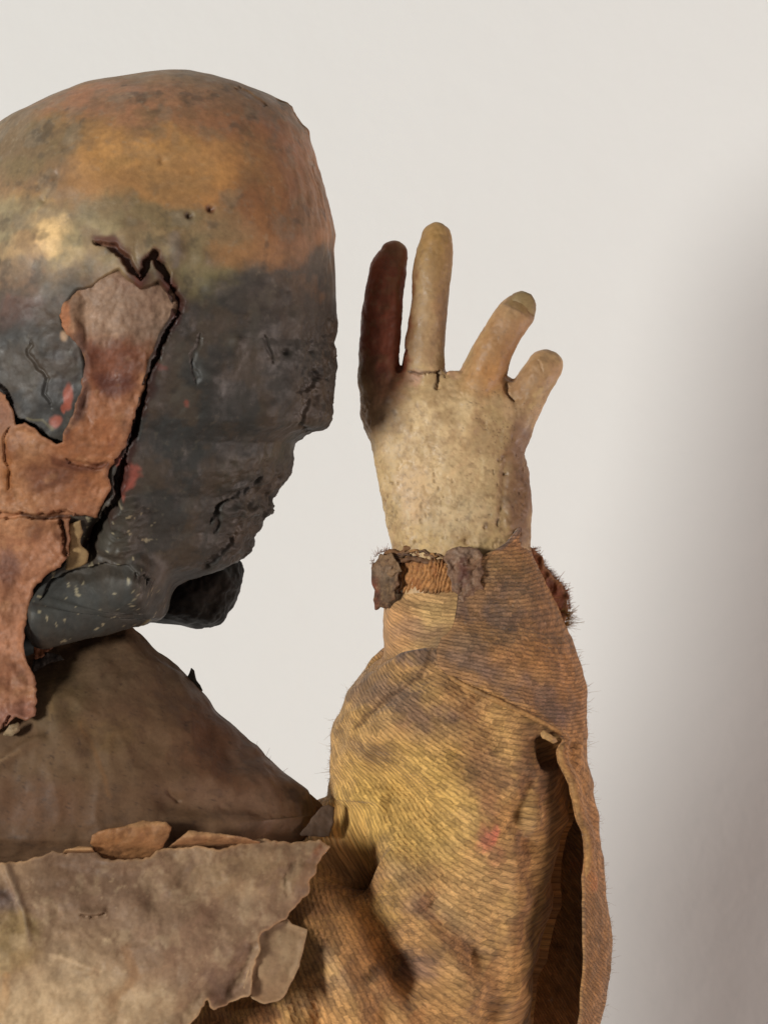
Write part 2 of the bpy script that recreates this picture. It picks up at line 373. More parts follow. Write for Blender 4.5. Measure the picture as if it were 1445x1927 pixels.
for pts, wd, dp in [([(85, 655), (84, 680), (100, 705), (112, 720), (108, 750), (130, 780)], 3.2, 10), ([(395, 640), (380, 700), (385, 735)], 4, 8), ([(500, 640), (520, 690)], 3, 6), ([(600, 700), (578, 735), (560, 742)], 9, 16), ([(583, 748), (574, 770), (575, 815)], 3, 9), ([(400, 985), (425, 950), (470, 925), (500, 900)], 4, 14), ([(410, 1000), (415, 960), (430, 945)], 5, 12), ([(440, 1010), (400, 1060), (385, 1072)], 5, 14), ([(620, 600), (614, 640)], 4, 8), ([(445, 175), (470, 192), (510, 215)], 5, 5), ([(520, 188), (552, 215), (578, 262)], 4, 5), ([(585, 300), (600, 360), (612, 420)], 4, 4)]:
    dsp += fr*groove(x, y, w1, w2, pts, wd*1.1, dp*.5, nn)
for cx, cy, r, a in [(374, 431, 6, -9), (411, 419, 6, -9), (133, 355, 10, -6), (150, 300, 12, -4), (323, 330, 7, -5), (107, 400, 7, -6), (543, 672, 6, -9), (592, 668, 9, -10), (350, 500, 16, 12), (345, 480, 20, 8), (395, 510, 18, 8), (415, 560, 20, 7), (405, 720, 20, 9), (455, 655, 12, 8), (225, 500, 18, 8), (262, 470, 24, 8), (110, 480, 30, 8), (60, 500, 30, 6), (250, 1150, 10, 0), (545, 200, 16, 7), (570, 250, 12, 6), (505, 780, 28, 10), (545, 745, 20, 8), (600, 780, 22, 12)]:
    dsp += fr*a*np.exp(-(((x-cx)**2+(y-cy)**2)/r**2))
# rolled jaw rim, its hollow and the shelf of beads beside the neck
dsp += fr*ridge(x, y, [(92, 1150), (150, 1135), (215, 1115), (268, 1098)], 46, 58, taper=False, sharp=4)
dsp += fr*-26*np.exp(-(((x-290)/17)**2+((y-1082)/24)**2))
dsp += fr*ridge(x, y, [(250, 930), (240, 1000), (225, 1050)], 34, 20, sharp=3)
dsp += fr*ridge(x, y, [(215, 975), (196, 1010), (178, 1055)], 14, -34)
dsp += fr*groove(x, y, w1*.5, w2*.5, [(92, 1108), (120, 1086), (165, 1072), (215, 1062), (262, 1058), (292, 1074)], 5, 14, nn)
bead = ss(300, 270, x)*ss(205, 225, x)*ss(930, 950, y)*ss(1090, 1060, y)
dsp += fr*bead*np.abs(np.sin(y/7.5+fbm(HV, 30, 2, 15)*1.5))*5*np.clip(fbm(HV, 14, 2, 16)+.6, 0, 1.5)
dsp += fr*-70*ss(1168, 1190, y+(x-90)*.22)
nrm = gnormals(G, True).reshape(-1, 3)
HV2 = HV+nrm*dsp[:, None]
p = Paint(HV, (118, 92, 66), warp=26, wsize=70, seed=3)
p.blob(330, 150, 330, 60, (124, 104, 82), .9); p.blob(330, 230, 220, 60, (134, 96, 70), .8); p.blob(200, 215, 90, 40, (140, 96, 72), .6)
p.blob(150, 270, 90, 45, (112, 88, 52), .7); p.blob(60, 300, 110, 60, (92, 84, 62), .8); p.blob(20, 240, 60, 40, (104, 96, 80), .7)
p.blob(500, 300, 120, 110, (120, 82, 54), .8); p.blob(540, 200, 70, 40, (112, 96, 78), .7, ang=40)
p.blob(300, 315, 110, 38, (150, 112, 56), .9, ang=12); p.blob(270, 380, 120, 36, (136, 100, 54), .8); p.blob(420, 370, 70, 60, (146, 104, 52), .9)
p.blob(80, 400, 60, 26, (148, 114, 58), .8); p.blob(225, 330, 50, 30, (146, 108, 56), .7); p.blob(250, 330, 20, 12, (110, 92, 56), .5)
p.blob(540, 400, 90, 70, (104, 72, 48), .8); p.blob(590, 420, 40, 120, (128, 98, 74), .7); p.blob(520, 430, 26, 60, (120, 84, 46), .7)
p.blob(340, 375, 70, 20, (104, 82, 54), .6, ang=8)
p.blob(150, 470, 190, 60, (116, 110, 86), .85); p.blob(40, 430, 90, 50, (116, 112, 92), .8); p.blob(300, 425, 130, 26, (92, 84, 62), .8)
p.blob(115, 455, 44, 30, (190, 164, 118), .85, tex=.9); p.blob(60, 480, 40, 22, (160, 132, 96), .7, tex=.9); p.blob(160, 500, 36, 18, (158, 140, 104), .6)
p.blob(400, 510, 80, 70, (100, 94, 72), .8); p.blob(420, 560, 50, 46, (112, 108, 80), .7, tex=.9); p.blob(480, 500, 60, 34, (130, 94, 54), .7)
# dark lower crust with a ragged upper edge
e = y+p.wy*1.6+p.n*14
bound = np.interp(x, [-200, 0, 100, 200, 300, 380, 440, 480, 520, 560, 600, 640], [560, 560, 548, 560, 585, 585, 560, 520, 525, 510, 496, 488])
p.mix(ss(-26, 26, e-bound), (72, 70, 69), .96)
p.blob(590, 548, 22, 14, (128, 92, 54), .8); p.blob(545, 520, 24, 12, (116, 84, 52), .7); p.blob(560, 620, 90, 80, (72, 62, 54), .8)
p.blob(70, 590, 110, 50, (104, 88, 80), .75, tex=.9); p.blob(70, 600, 60, 30, (128, 88, 80), .5, tex=1.2); p.blob(80, 520, 90, 26, (112, 92, 84), .5, tex=1)
p.blob(70, 720, 90, 90, (74, 72, 74), .8); p.blob(140, 690, 34, 46, (86, 72, 74), .6)
p.blob(420, 800, 130, 120, (60, 62, 63), .8); p.blob(400, 690, 40, 40, (92, 92, 92), .6, tex=.9); p.blob(470, 880, 60, 30, (84, 74, 60), .8); p.blob(530, 850, 30, 26, (88, 88, 74), .7)
p.blob(500, 700, 90, 70, (70, 66, 62), .7); p.blob(590, 760, 40, 40, (86, 70, 58), .7); p.blob(420, 960, 60, 26, (78, 72, 68), .7); p.blob(450, 1010, 60, 40, (66, 56, 50), .8)
p.blob(330, 870, 70, 80, (66, 68, 70), .7); p.blob(180, 1120, 130, 50, (62, 66, 70), .9)
p.tint(70, (98, 80, 62), .55, .15, 3); p.tint(40, (100, 96, 90), .4, .4, 13); p.tint(34, (50, 48, 48), .45, .5, 5); p.tint(12, (120, 112, 100), .3*1, .62, 15, soft=.12)
top = ss(560, 420, y)
for nsz, c1, sd_ in [(34, (96, 82, 58), 7), (120, (112, 86, 52), 9)]:
    nz = fbm(HV, nsz, 4, sd_, gain=.6); p.mix(ss(.25, .7, nz)*top, c1, .25)
p.blob(250, 890, 12, 22, (196, 96, 78), .95, tex=1); p.blob(244, 920, 8, 10, (190, 92, 74), .9); p.blob(360, 772, 8, 6, (170, 84, 66), .7); p.blob(316, 716, 10, 7, (150, 76, 66), .6)
for cx, cy, rx, ry in [(153, 755, 8, 22), (133, 800, 11, 13), (143, 775, 5, 9)]:
    p.blob(cx, cy, rx, ry, (206, 102, 76), .95, soft=.3, w=.3, tex=.8)
p.blob(148, 650, 6, 9, (220, 178, 140), .95, w=.2); p.line([(80, 795), (105, 800), (130, 815)], 3, (150, 140, 104), .7)
p.line(crackA, 10, (66, 28, 18), .85, w=.25); p.line([(340, 560), (358, 590), (345, 620)], 10, (78, 30, 20), .8); p.line(crackB, 6, (40, 24, 24), .85, w=.25)
p.line([(290, 545), (285, 570)], 6, (96, 40, 26), .7); p.line([(345, 470), (350, 520)], 9, (104, 98, 100), .6)
p.specks(11, (176, 164, 128), .75*1, .73, 2) if False else None
dsp_ = 0
sp = ss(.73, .80, vnoise(HV/6.5, 90)*.7+vnoise(HV/4.0, 91)*.3)*ss(330, 270, x)*ss(930, 960, y)*ss(70, 90, x)
p.blob(180, 1120, 110, 44, (84, 88, 88), .6); p.blob(250, 990, 36, 60, (92, 90, 82), .6); p.mix(sp, (206, 194, 160), .8)
p.line([(140, 1180), (195, 1160), (232, 1145), (262, 1120)], 3.0, (150, 138, 92), .8)  # pale highlight painted along the lower edge of the jaw rim
p.mix(ss(1168, 1190, y+(x-90)*.22), (20, 17, 15), .95)  # hollow under the jaw painted near-black, shade put into the colour
p.line([(372, 430), (376, 432)], 6, (50, 34, 22), .8, w=.05); p.line([(409, 418), (413, 420)], 6, (70, 36, 20), .8, w=.05); p.line([(606, 700), (592, 718), (575, 738)], 6, (40, 32, 28), .5, w=.4)
p.blob(360, 330, 150, 60, (150, 114, 62), .45); p.mottle(60, .10, 1); p.mottle(9, .09, 2)
tp = ss(610, 470, HV[:, 2]+fbm(HV, 60, 3, 18)*40)[:, None]; p.c = grade(p.c, (1.78, 1.56, 1.20), 1.0)*tp+grade(p.c, (.60, .58, .52), 1.0)*(1-tp)  # crown colour lifted, standing in for light the low key lamp lacks
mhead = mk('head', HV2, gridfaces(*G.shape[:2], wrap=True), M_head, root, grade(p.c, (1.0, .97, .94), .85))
mhead['label'] = 'bald cracked skull-like head, polished brown on top and charred dark below'

def head_y(x_, y_):
    """front surface of the undisplaced head at a picture point"""
    xl = np.interp(y_, *zip(*headL)); xr = np.interp(y_, *zip(*headR)); c, r = (xl+xr)/2, (xr-xl)/2
    return -head_df(np.asarray(y_, float))*np.sqrt(np.clip(1-((x_-c)/r)**2, 0, 1))

# ------------------------------------------------------------------ sheets (paper, scraps)
def sheet(name, poly, Fy, mat, parent, base=(120, 90, 60), res=2.5, thick=6, paint=None, weave=None, yref=0, disp=None, seed=0, taper=0, gr=None):
    P = np.array(poly, float); x0, y0 = P.min(0)-res*2; x1, y1 = P.max(0)+res*2
    nx, ny = int((x1-x0)/res)+1, int((y1-y0)/res)+1
    X, Z = np.meshgrid(x0+np.arange(nx)*res, y0+np.arange(ny)*res); x_, z_ = X.ravel(), Z.ravel()
    sd_, qx, qz = polysd(x_, z_, P)
    F = gridfaces(ny, nx); keep = (sd_[F] > -res*.35).sum(1) >= 4; F = F[keep]
    used = np.unique(F); mp = -np.ones(len(x_), int); mp[used] = np.arange(len(used)); F = mp[F]
    x_, z_, sd_, qx, qz = x_[used], z_[used], sd_[used], qx[used], qz[used]
    # boundary edges
    E = np.concatenate([F[:, [0, 1]], F[:, [1, 2]], F[:, [2, 3]], F[:, [3, 0]]]); key = np.sort(E, 1)
    u, inv, cnt = np.unique(key[:, 0].astype(np.int64)*len(x_)+key[:, 1], return_inverse=True, return_counts=True)
    B = E[cnt[inv] == 1]; bv = np.unique(B)
    mv = bv[np.abs(sd_[bv]) < res*1.2]; x_[mv] = qx[mv]; z_[mv] = qz[mv]; sd_[mv] = 0
    yy = Fy(x_, z_); V = np.stack([x_, yy, z_], 1)
    if disp is not None: V[:, 1] -= disp(V, sd_)
    t = np.full(len(V), float(thick))
    Vb = V.copy(); Vb[:, 1] += t
    # slight rounding of the torn edge
    V[:, 1] += thick*.35*np.exp(-(np.clip(sd_, 0, 99)/(res*1.2))**2)
    n = len(V); faces = np.concatenate([F[:, ::-1], F+n, np.stack([B[:, 0], B[:, 1], B[:, 1]+n, B[:, 0]+n], 1)])
    VV = np.concatenate([V, Vb])
    pt = Paint(VV, base, warp=10, wsize=40, seed=seed+5); pt.sd = np.concatenate([sd_, sd_])
    if paint: paint(pt)
    wv = weave(VV) if weave else None
    if gr: pt.c = grade(pt.c, *gr)
    return mk(name, VV, faces, mat, parent, pt.c, wv, yref)

# brown leathery layer, its own part of the head
def brown_y(x_, z_):
    base = np.where(z_ < 1110, head_y(x_, np.minimum(z_, 1110)), 0)
    hang = head_y(x_, np.full_like(x_, 1110.0))-(z_-1110)*.12
    yb = np.where(z_ < 1110, base, hang)
    yb = yb*(1-ss(1060, 1110, z_))+hang*ss(1060, 1110, z_)
    off = 8-22*ss(640, 900, z_)-16*ss(1000, 1120, z_)
    return yb+off
def brown_disp(V, sd_):
    x_, z_ = V[:, 0], V[:, 2]; ww, w3 = fbm(V, 26, 3, 61)*5, fbm(V, 26, 3, 62)*5; n_ = fbm(V, 18, 3, 63)
    d = fbm(V, 70, 4, 64)*11+fbm(V, 26, 4, 65, (.9, 1, 1.2), .6)*4.0
    d += (9+6*fbm(V, 30, 2, 68))*np.exp(-(sd_/9)**2)*ss(690, 800, z_)                     # curling edge
    d += ridge(x_, z_, [(178, 560), (190, 600), (185, 690), (192, 740), (176, 800)], 10, -9)+ridge(x_, z_, [(160, 590), (172, 640), (192, 690), (195, 745)], 9, 9)
    d += groove(x_, z_, ww, w3, [(-10, 968), (40, 972), (66, 968), (100, 975), (150, 968), (175, 972)], 4.5, 20, n_)
    d += groove(x_, z_, ww, w3, [(135, 975), (145, 1010), (148, 1048)], 4.5, 16, n_)
    d += groove(x_, z_, ww, w3, [(52, 808), (40, 830), (42, 860), (44, 930)], 3.0, 9, n_)
    d += groove(x_, z_, ww, w3, [(46, 1330), (30, 1355)], 3, 14, n_)
    d += groove(x_, z_, ww, w3, [(150, 870), (190, 882), (225, 878)], 4, 8, n_)
    d += ridge(x_, z_, [(110, 1000), (130, 1020), (120, 1050), (80, 1070), (50, 1090)], 12, 6)
    d += -8*np.exp(-(((x_-38)/18)**2+((z_-1070)/32)**2))
    return d
def brown_paint(p):
    p.blob(60, 1200, 200, 180, (174, 124, 96), .7); p.blob(190, 850, 60, 90, (168, 112, 76), .8); p.blob(40, 900, 80, 90, (186, 136, 98), .8)
    p.blob(120, 900, 50, 26, (122, 78, 60), .8, tex=.8); p.blob(20, 790, 40, 28, (150, 112, 96), .7); p.blob(38, 1068, 20, 34, (126, 88, 76), .8); p.blob(60, 990, 70, 16, (190, 140, 104), .6)
    p.blob(230, 690, 70, 60, (128, 78, 58), .9); p.blob(240, 735, 30, 20, (98, 58, 50), .8, tex=.8); p.blob(200, 680, 20, 20, (104, 60, 44), .6)
    p.blob(190, 600, 50, 50, (140, 112, 92), .9); p.blob(250, 590, 70, 60, (156, 128, 106), .95, soft=.2); p.blob(300, 610, 40, 46, (160, 126, 106), .8); p.blob(330, 640, 26, 36, (130, 110, 90), .7)
    p.blob(268, 550, 16, 22, (134, 84, 66), .8); p.line([(240, 540), (262, 556), (290, 560)], 5, (126, 62, 46), .7)
    p.blob(152, 612, 12, 26, (184, 122, 84), .8); p.line([(172, 660), (186, 700), (186, 745), (172, 790), (150, 815)], 10, (110, 84, 76), .8, w=.2)
    p.line([(44, 840), (42, 900), (46, 940)], 8, (150, 92, 44), .7); p.blob(90, 1240, 14, 60, (120, 78, 56), .5)
    p.blob(60, 1335, 60, 24, (156, 110, 96), .8); p.line([(130, 870), (170, 884), (225, 878)], 7, (104, 60, 44), .8)
    p.line([(135, 975), (145, 1010), (148, 1048)], 5, (78, 50, 36), .8); p.line([(66, 968), (100, 975), (175, 972)], 4, (60, 34, 24), .8)
    p.tint(50, (122, 82, 64), .45, .3, 2); p.tint(30, (196, 150, 112), .35, .4, 4)
    p.mix(np.exp(-(p.sd/3.0)**2)*ss(620, 700, p.y), (150, 104, 76), .6)
    p.mix(ss(680, 640, p.y+p.n*16)*ss(170, 200, p.x+p.n*14), (168, 142, 124), .75); p.mottle(45, .22, 1); p.mottle(8, .16, 2, (1.6, 1, .8))
sheet('torn_leather_layer', rough(brown_poly, 2.6, 6, 4), brown_y, M_leather, mhead, (170, 120, 90), 2.4, 9, brown_paint, disp=brown_disp, seed=10, gr=((.74, .67, .60), 1.0))['label'] = 'reddish brown torn leathery layer showing through the crack and hanging below'
# pale shred beside it
sheet('paper_shred', rough([(150, 985), (172, 978), (176, 1000), (170, 1020), (184, 1040), (180, 1056), (160, 1066), (140, 1072), (146, 1040), (150, 1020)], 1.5, 6, 9), lambda a, b: head_y(a, b)-8, M_leather, mhead, (150, 122, 84), 2, 6, lambda p: p.mottle(20, .2), seed=12)

# ------------------------------------------------------------------ chin (far side of the head)
q = 1040+140*np.linspace(0, 1, 80)
rows = [(1040, 300, 440, 130, 10, 10), (1060, 285, 452, 130, 60, 60), (1085, 262, 456, 130, 80, 80), (1110, 252, 450, 130, 85, 85), (1130, 247, 442, 130, 85, 85), (1150, 246, 431, 130, 80, 80), (1163, 258, 424, 130, 70, 70), (1171, 285, 416, 130, 55, 55), (1176, 330, 405, 130, 30, 30), (1180, 375, 392, 130, 3, 3)]
Gc = loft(rows, q, 120, 60, pw=.8, dsm=2); V = Gc.reshape(-1, 3)
V = V+gnormals(Gc, True).reshape(-1, 3)*(fbm(V, 45, 4, 20)*9)[:, None]
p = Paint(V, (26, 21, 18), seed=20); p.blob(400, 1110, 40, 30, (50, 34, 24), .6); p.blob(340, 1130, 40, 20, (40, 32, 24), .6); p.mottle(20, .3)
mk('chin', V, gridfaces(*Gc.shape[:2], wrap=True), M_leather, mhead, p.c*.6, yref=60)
# torn lining in the neck opening
rs = np.random.RandomState(3)
def scrap(name, poly, yv, col, seed, parent, mat=M_scrap, slope=(0, 0), bend=0, th=4, res=2, amp=2.0, paint=None, yref=0, weave=None):
    P = rough(poly, 1.2, 5, seed); c = P.mean(0); R = np.abs(P-c).max()
    def f(a, b): return yv+slope[0]*(a-c[0])+slope[1]*(b-c[1])-bend*(1-((a-c[0])**2+(b-c[1])**2)/R**2)
    def pp(p):
        p.mottle(14, .25)
        if paint: paint(p)
    return sheet(name, P, f, mat, parent, col, res, th, pp, disp=lambda V, s: fbm(V, 14, 3, seed)*amp*2, seed=seed, yref=yref, weave=weave)
scrap('neck_scrap', [(78, 1205), (92, 1180), (105, 1195), (122, 1205), (112, 1215), (95, 1232), (80, 1235)], -150, (104, 62, 36), 31, mhead, slope=(.3, -.3))
scrap('neck_scrap', [(78, 1236), (105, 1222), (128, 1228), (136, 1236), (112, 1240), (88, 1252), (74, 1262)], -152, (44, 36, 30), 32, mhead)
scrap('paper_crumb', [(30, 1368), (44, 1350), (60, 1344), (62, 1360), (48, 1372)], -250, (140, 118, 90), 33, mhead, bend=8)

# ================================================================== NECK COLLAR
colR = [(1140, 215), (1162, 238), (1172, 250), (1185, 266), (1200, 285), (1225, 315), (1250, 345), (1275, 368), (1300, 386), (1330, 412), (1365, 440), (1400, 466), (1430, 492), (1450, 520), (1470, 546), (1485, 563), (1500, 584), (1515, 602), (1530, 612), (1560, 590), (1600, 550), (1700, 480), (1760, 440)]
q = np.linspace(1140, 1760, 330)
rows = [(a, -250-110*min(1, (a-1140)/300), b, 0-0.0*(a-1140), 120+ss(1140, 1480, np.array([a]))[0]*150-ss(1540, 1640, np.array([a]))[0]*70, 100) for a, b in colR]
Gc = loft(rows, q, 340, 40, dsm=3); V = Gc.reshape(-1, 3); x, y = V[:, 0], V[:, 2]
frc = (np.arange(Gc.shape[1]) < 340)[None, :].repeat(Gc.shape[0], 0).ravel()*1.0
d = fbm(V, 180, 3, 41)*14+fbm(V, 50, 4, 42, gain=.5)*2.4+np.abs(fbm(V, 120, 3, 43, stretch=(.7, 1, 1.6)))*-9
d += frc*(ridge(x, y, [(120, 1240), (112, 1330), (170, 1430)], 24, 9)+ridge(x, y, [(340, 1490), (480, 1500), (600, 1530)], 26, -20, taper=False)+ridge(x, y, [(0, 1440), (60, 1395), (110, 1370)], 9, 9))
d += frc*(ridge(x, y, [(330, 1465), (352, 1480), (360, 1486)], 4, -6)+ridge(x, y, [(455, 1400), (520, 1450), (590, 1510)], 11, 8))
V = V+gnormals(Gc, True).reshape(-1, 3)*d[:, None]
V[:, 2] += frc*ss(1330, 1150, V[:, 2])*np.clip((242-V[:, 0])*.5, 0, 90)
p = Paint(V, (104, 80, 60), warp=24, seed=40)
p.blob(250, 1250, 140, 60, (98, 80, 62), .7); p.blob(150, 1400, 150, 60, (112, 90, 68), .7); p.blob(120, 1300, 60, 60, (100, 84, 60), .7); p.blob(420, 1400, 60, 100, (92, 60, 42), .7, ang=-40)
p.blob(500, 1440, 22, 90, (118, 92, 76), .7, ang=-45); p.blob(60, 1500, 130, 50, (104, 74, 54), .7); p.blob(470, 1500, 120, 26, (118, 92, 74), .7, ang=10); p.blob(210, 1370, 60, 30, (116, 92, 62), .5); p.blob(570, 1500, 26, 14, (60, 42, 32), .8, ang=30)
p.line([(122, 1230), (114, 1290), (118, 1340)], 5, (136, 112, 80), .5); p.line([(0, 1440), (30, 1415), (60, 1400)], 3, (140, 114, 86), .6); p.line([(170, 1350), (195, 1400), (230, 1480)], 4, (136, 96, 58), .3)
p.tint(60, (88, 66, 50), .4, .3, 2); p.tint(20, (78, 60, 48), .35, .45, 3); p.specks(7, (60, 46, 38), .5, .74, 4); p.mottle(30, .10, 1)
mcol = mk('neck_collar', V, gridfaces(*Gc.shape[:2], wrap=True), M_paper, root, grade(p.c, (.98, .92, .84), 1.0))
mcol['label'] = 'brown parchment collar sloping from the neck to the shoulder'
scrap('paper_spike', [(348, 1280), (356, 1268), (360, 1256), (366, 1262), (370, 1280), (382, 1300), (372, 1312)], 0, (60, 56, 46), 44, mcol, res=1.2, th=5, amp=.5)

# ------------------------------------------------------------------ paper yoke over the collar
yoke = [(-210, 1600), (60, 1596), (100, 1586), (126, 1574), (150, 1582), (170, 1570), (195, 1574), (206, 1580), (214, 1588), (238, 1590), (300, 1586), (312, 1574), (345, 1572), (380, 1566), (420, 1574), (460, 1565), (500, 1559), (560, 1565), (605, 1560), (628, 1574), (620, 1583), (606, 1600), (600, 1608), (598, 1622), (585, 1638), (587, 1650), (562, 1682), (545, 1700), (520, 1715), (503, 1722), (500, 1745), (486, 1800), (484, 1828), (466, 1838), (440, 1852), (418, 1858), (411, 1850), (408, 1836), (392, 1862), (370, 1882), (345, 1886), (325, 1905), (308, 1930), (300, 2020), (-210, 2020)]
def yoke_y(x_, z_):
    u = np.clip((x_-60)/680.0, -1, 1)
    return -62-195*np.sqrt(np.clip(1-u*u, 0, 1))-70*ss(1570, 1800, z_)*(1-.45*ss(300, 600, x_))-25*ss(1800, 2000, z_)-40
def yoke_disp(V, sd_):
    x_, z_ = V[:, 0], V[:, 2]; n_ = fbm(V, 18, 3, 53); ww, w3 = fbm(V, 30, 3, 51)*5, fbm(V, 30, 3, 52)*5
    d = fbm(V, 150, 3, 54)*18+fbm(V, 46, 4, 55, gain=.6)*5.5
    d += groove(x_, z_, ww, w3, [(180, 1689), (195, 1694), (222, 1686)], 2.5, 8, n_)+ridge(x_, z_, [(170, 1680), (200, 1684), (226, 1682)], 6, 7)
    d += groove(x_, z_, ww*.5, w3*.5, [(565, 1600), (548, 1625), (546, 1660)], 7, 3, n_)+ridge(x_, z_, [(578, 1600), (562, 1640), (552, 1680)], 14, 8)
    d += ridge(x_, z_, [(126, 1755), (170, 1770), (215, 1785)], 10, 5)+ridge(x_, z_, [(140, 1670), (128, 1720), (122, 1755)], 9, -4)
    d += ridge(x_, z_, [(270, 1760), (282, 1800), (250, 1830), (246, 1900)], 14, -4)+ridge(x_, z_, [(375, 1580), (376, 1600), (350, 1640)], 10, -4)
    d += ridge(x_, z_, [(0, 1530), (40, 1600), (76, 1680), (90, 1735)], 7, 9)
    d += 8*np.exp(-(((x_-20)/45)**2+((z_-1662)/20)**2))+6*fbm(V, 16, 2, 58)*np.exp(-(((x_-20)/50)**2+((z_-1662)/22)**2))
    d += ridge(x_, z_, [(430, 1860), (470, 1800), (495, 1730)], 16, -12)
    d += -14*np.exp(-(sd_/16)**2)*ss(300, 500, x_)*ss(1720, 1600, z_)+14*np.exp(-(sd_/10)**2)*ss(1700, 1820, z_)
    d += 16*np.exp(-(((x_-260)/70)**2+((z_-1592)/16)**2))+fbm(V, 80, 3, 59, (1.4, 1, .8))*7
    d += ridge(x_, z_, [(560, 1600), (430, 1640), (330, 1720), (300, 1800)], 26, 9)+ridge(x_, z_, [(480, 1740), (400, 1790), (330, 1860)], 20, 8)+ridge(x_, z_, [(60, 1800), (160, 1850), (230, 1920)], 22, 7)
    return d
def yoke_paint(p):
    p.blob(300, 1660, 260, 60, (132, 110, 92), .7); p.blob(200, 1640, 110, 40, (112, 90, 74), .7); p.blob(480, 1620, 130, 40, (146, 124, 98), .7); p.blob(100, 1850, 220, 90, (166, 146, 122), .8)
    p.blob(50, 1730, 60, 60, (146, 126, 92), .9, soft=.25, w=.3); p.blob(20, 1662, 46, 18, (108, 104, 110), .8); p.blob(350, 1760, 120, 60, (138, 114, 96), .7); p.blob(440, 1820, 40, 40, (118, 96, 82), .8)
    p.blob(300, 1860, 110, 40, (150, 128, 104), .6); p.blob(610, 1590, 14, 16, (128, 82, 56), .8); p.blob(10, 1790, 16, 30, (196, 168, 130), .6)
    p.line([(50, 1790), (46, 1840), (28, 1890), (20, 1930)], 7, (168, 126, 84), .7); p.line([(262, 1745), (280, 1790), (260, 1820), (236, 1835), (250, 1880), (256, 1930)], 8, (140, 106, 78), .6)
    p.line([(375, 1580), (376, 1600), (350, 1640)], 6, (112, 90, 74), .5); p.line([(126, 1755), (170, 1770), (215, 1785)], 3, (188, 164, 136), .6); p.line([(20, 1548), (50, 1610), (78, 1685), (90, 1735)], 3, (150, 134, 116), .6)
    p.line([(0, 1578), (4, 1596)], 3, (180, 168, 140), .6)
    p.tint(50, (116, 94, 78), .45, .25, 2); p.tint(36, (178, 158, 132), .4, .35, 4); p.tint(14, (112, 88, 72), .35, .45, 6); p.tint(9, (196, 176, 146), .3, .75, 5); p.tint(10, (96, 74, 58), .35, .8, 8)
    p.mix(np.exp(-(p.sd/3.0)**2), (186, 152, 116), .7); p.mix(ss(1700, 1900, p.y)*ss(420, 100, p.x), (206, 182, 148), .7); p.mix(ss(1640, 1590, p.y)*ss(60, 120, p.x)*ss(330, 200, p.x), (104, 82, 68), .6); p.mottle(26, .16, 1); p.mottle(8, .10, 3)  # pale edges; lower left lightened as if more light fell there
myoke = sheet('paper_yoke', rough(yoke, 2.6, 6, 6), yoke_y, M_paper, root, (142, 120, 98), 2.5, 4, yoke_paint, disp=yoke_disp, seed=50, gr=((1.04, .95, .86), 1.05))
myoke['label'] = 'torn grey-brown parchment yoke across the shoulders'
def curl(name, poly, seed, yv, col):
    P = rough(poly, 1.2, 6, seed); z0, z1 = P[:, 1].min(), P[:, 1].max()
    f = lambda a, b: yoke_y(a, np.full_like(a, 1580.0))+yv+34*(1-np.clip((z1-b)/(z1-z0), 0, 1))**1.5-30*np.sin(np.clip((z1-b)/(z1-z0), 0, 1)*math.pi*.8)
    return sheet(name, P, f, M_leather, myoke, col, 1.8, 5, lambda p: (p.mix(ss(z0+16, z0+2, p.y+p.n*5), (206, 160, 112), .6), p.tint(16, (112, 76, 48), .5, .3), p.mottle(20, .15)), disp=lambda V, s: fbm(V, 25, 3, seed)*4, seed=seed)
curl('curled_paper_edge', [(194, 1560), (198, 1545), (218, 1536), (250, 1530), (290, 1520), (330, 1522), (340, 1532), (335, 1550), (320, 1575), (300, 1592), (240, 1596), (215, 1592), (200, 1575)], 61, 10, (150, 104, 66))
curl('curled_paper_edge', [(330, 1572), (345, 1560), (370, 1538), (400, 1542), (440, 1546), (480, 1556), (500, 1562), (490, 1572), (430, 1574), (360, 1576)], 62, 6, (156, 112, 76))
curl('curled_paper_edge', [(140, 1582), (150, 1570), (175, 1564), (198, 1566), (202, 1576), (190, 1582)], 63, 4, (136, 98, 64))
# loose torn patch under the yoke corner
patch = [(500, 1716), (520, 1708), (548, 1700), (556, 1710), (584, 1720), (577, 1755), (570, 1785), (560, 1808), (543, 1838), (530, 1847), (508, 1850), (486, 1840), (470, 1820), (480, 1780), (490, 1740)]
def patch_paint(p):
    p.blob(525, 1760, 40, 60, (146, 128, 104), .7); p.tint(20, (116, 96, 78), .4, .3); p.mix(np.exp(-(p.sd/3)**2), (176, 150, 118), .6); p.mottle(18, .15)
sheet('torn_patch', rough(patch, 1.0, 7, 8), lambda a, b: yoke_y(a, b)+5-.10*(a-530), M_paper, myoke, (150, 124, 98), 2, 4, patch_paint, disp=lambda V, s: fbm(V, 50, 3, 66)*7+6*np.exp(-(s/8)**2), seed=66, gr=((1.04, .95, .86), 1.05))
scrap('corner_fold', [(566, 1562), (590, 1530), (607, 1512), (620, 1508), (632, 1514), (630, 1540), (622, 1566), (600, 1566)], -90, (96, 76, 62), 67, myoke, M_paper, slope=(.5, -.3), amp=1)

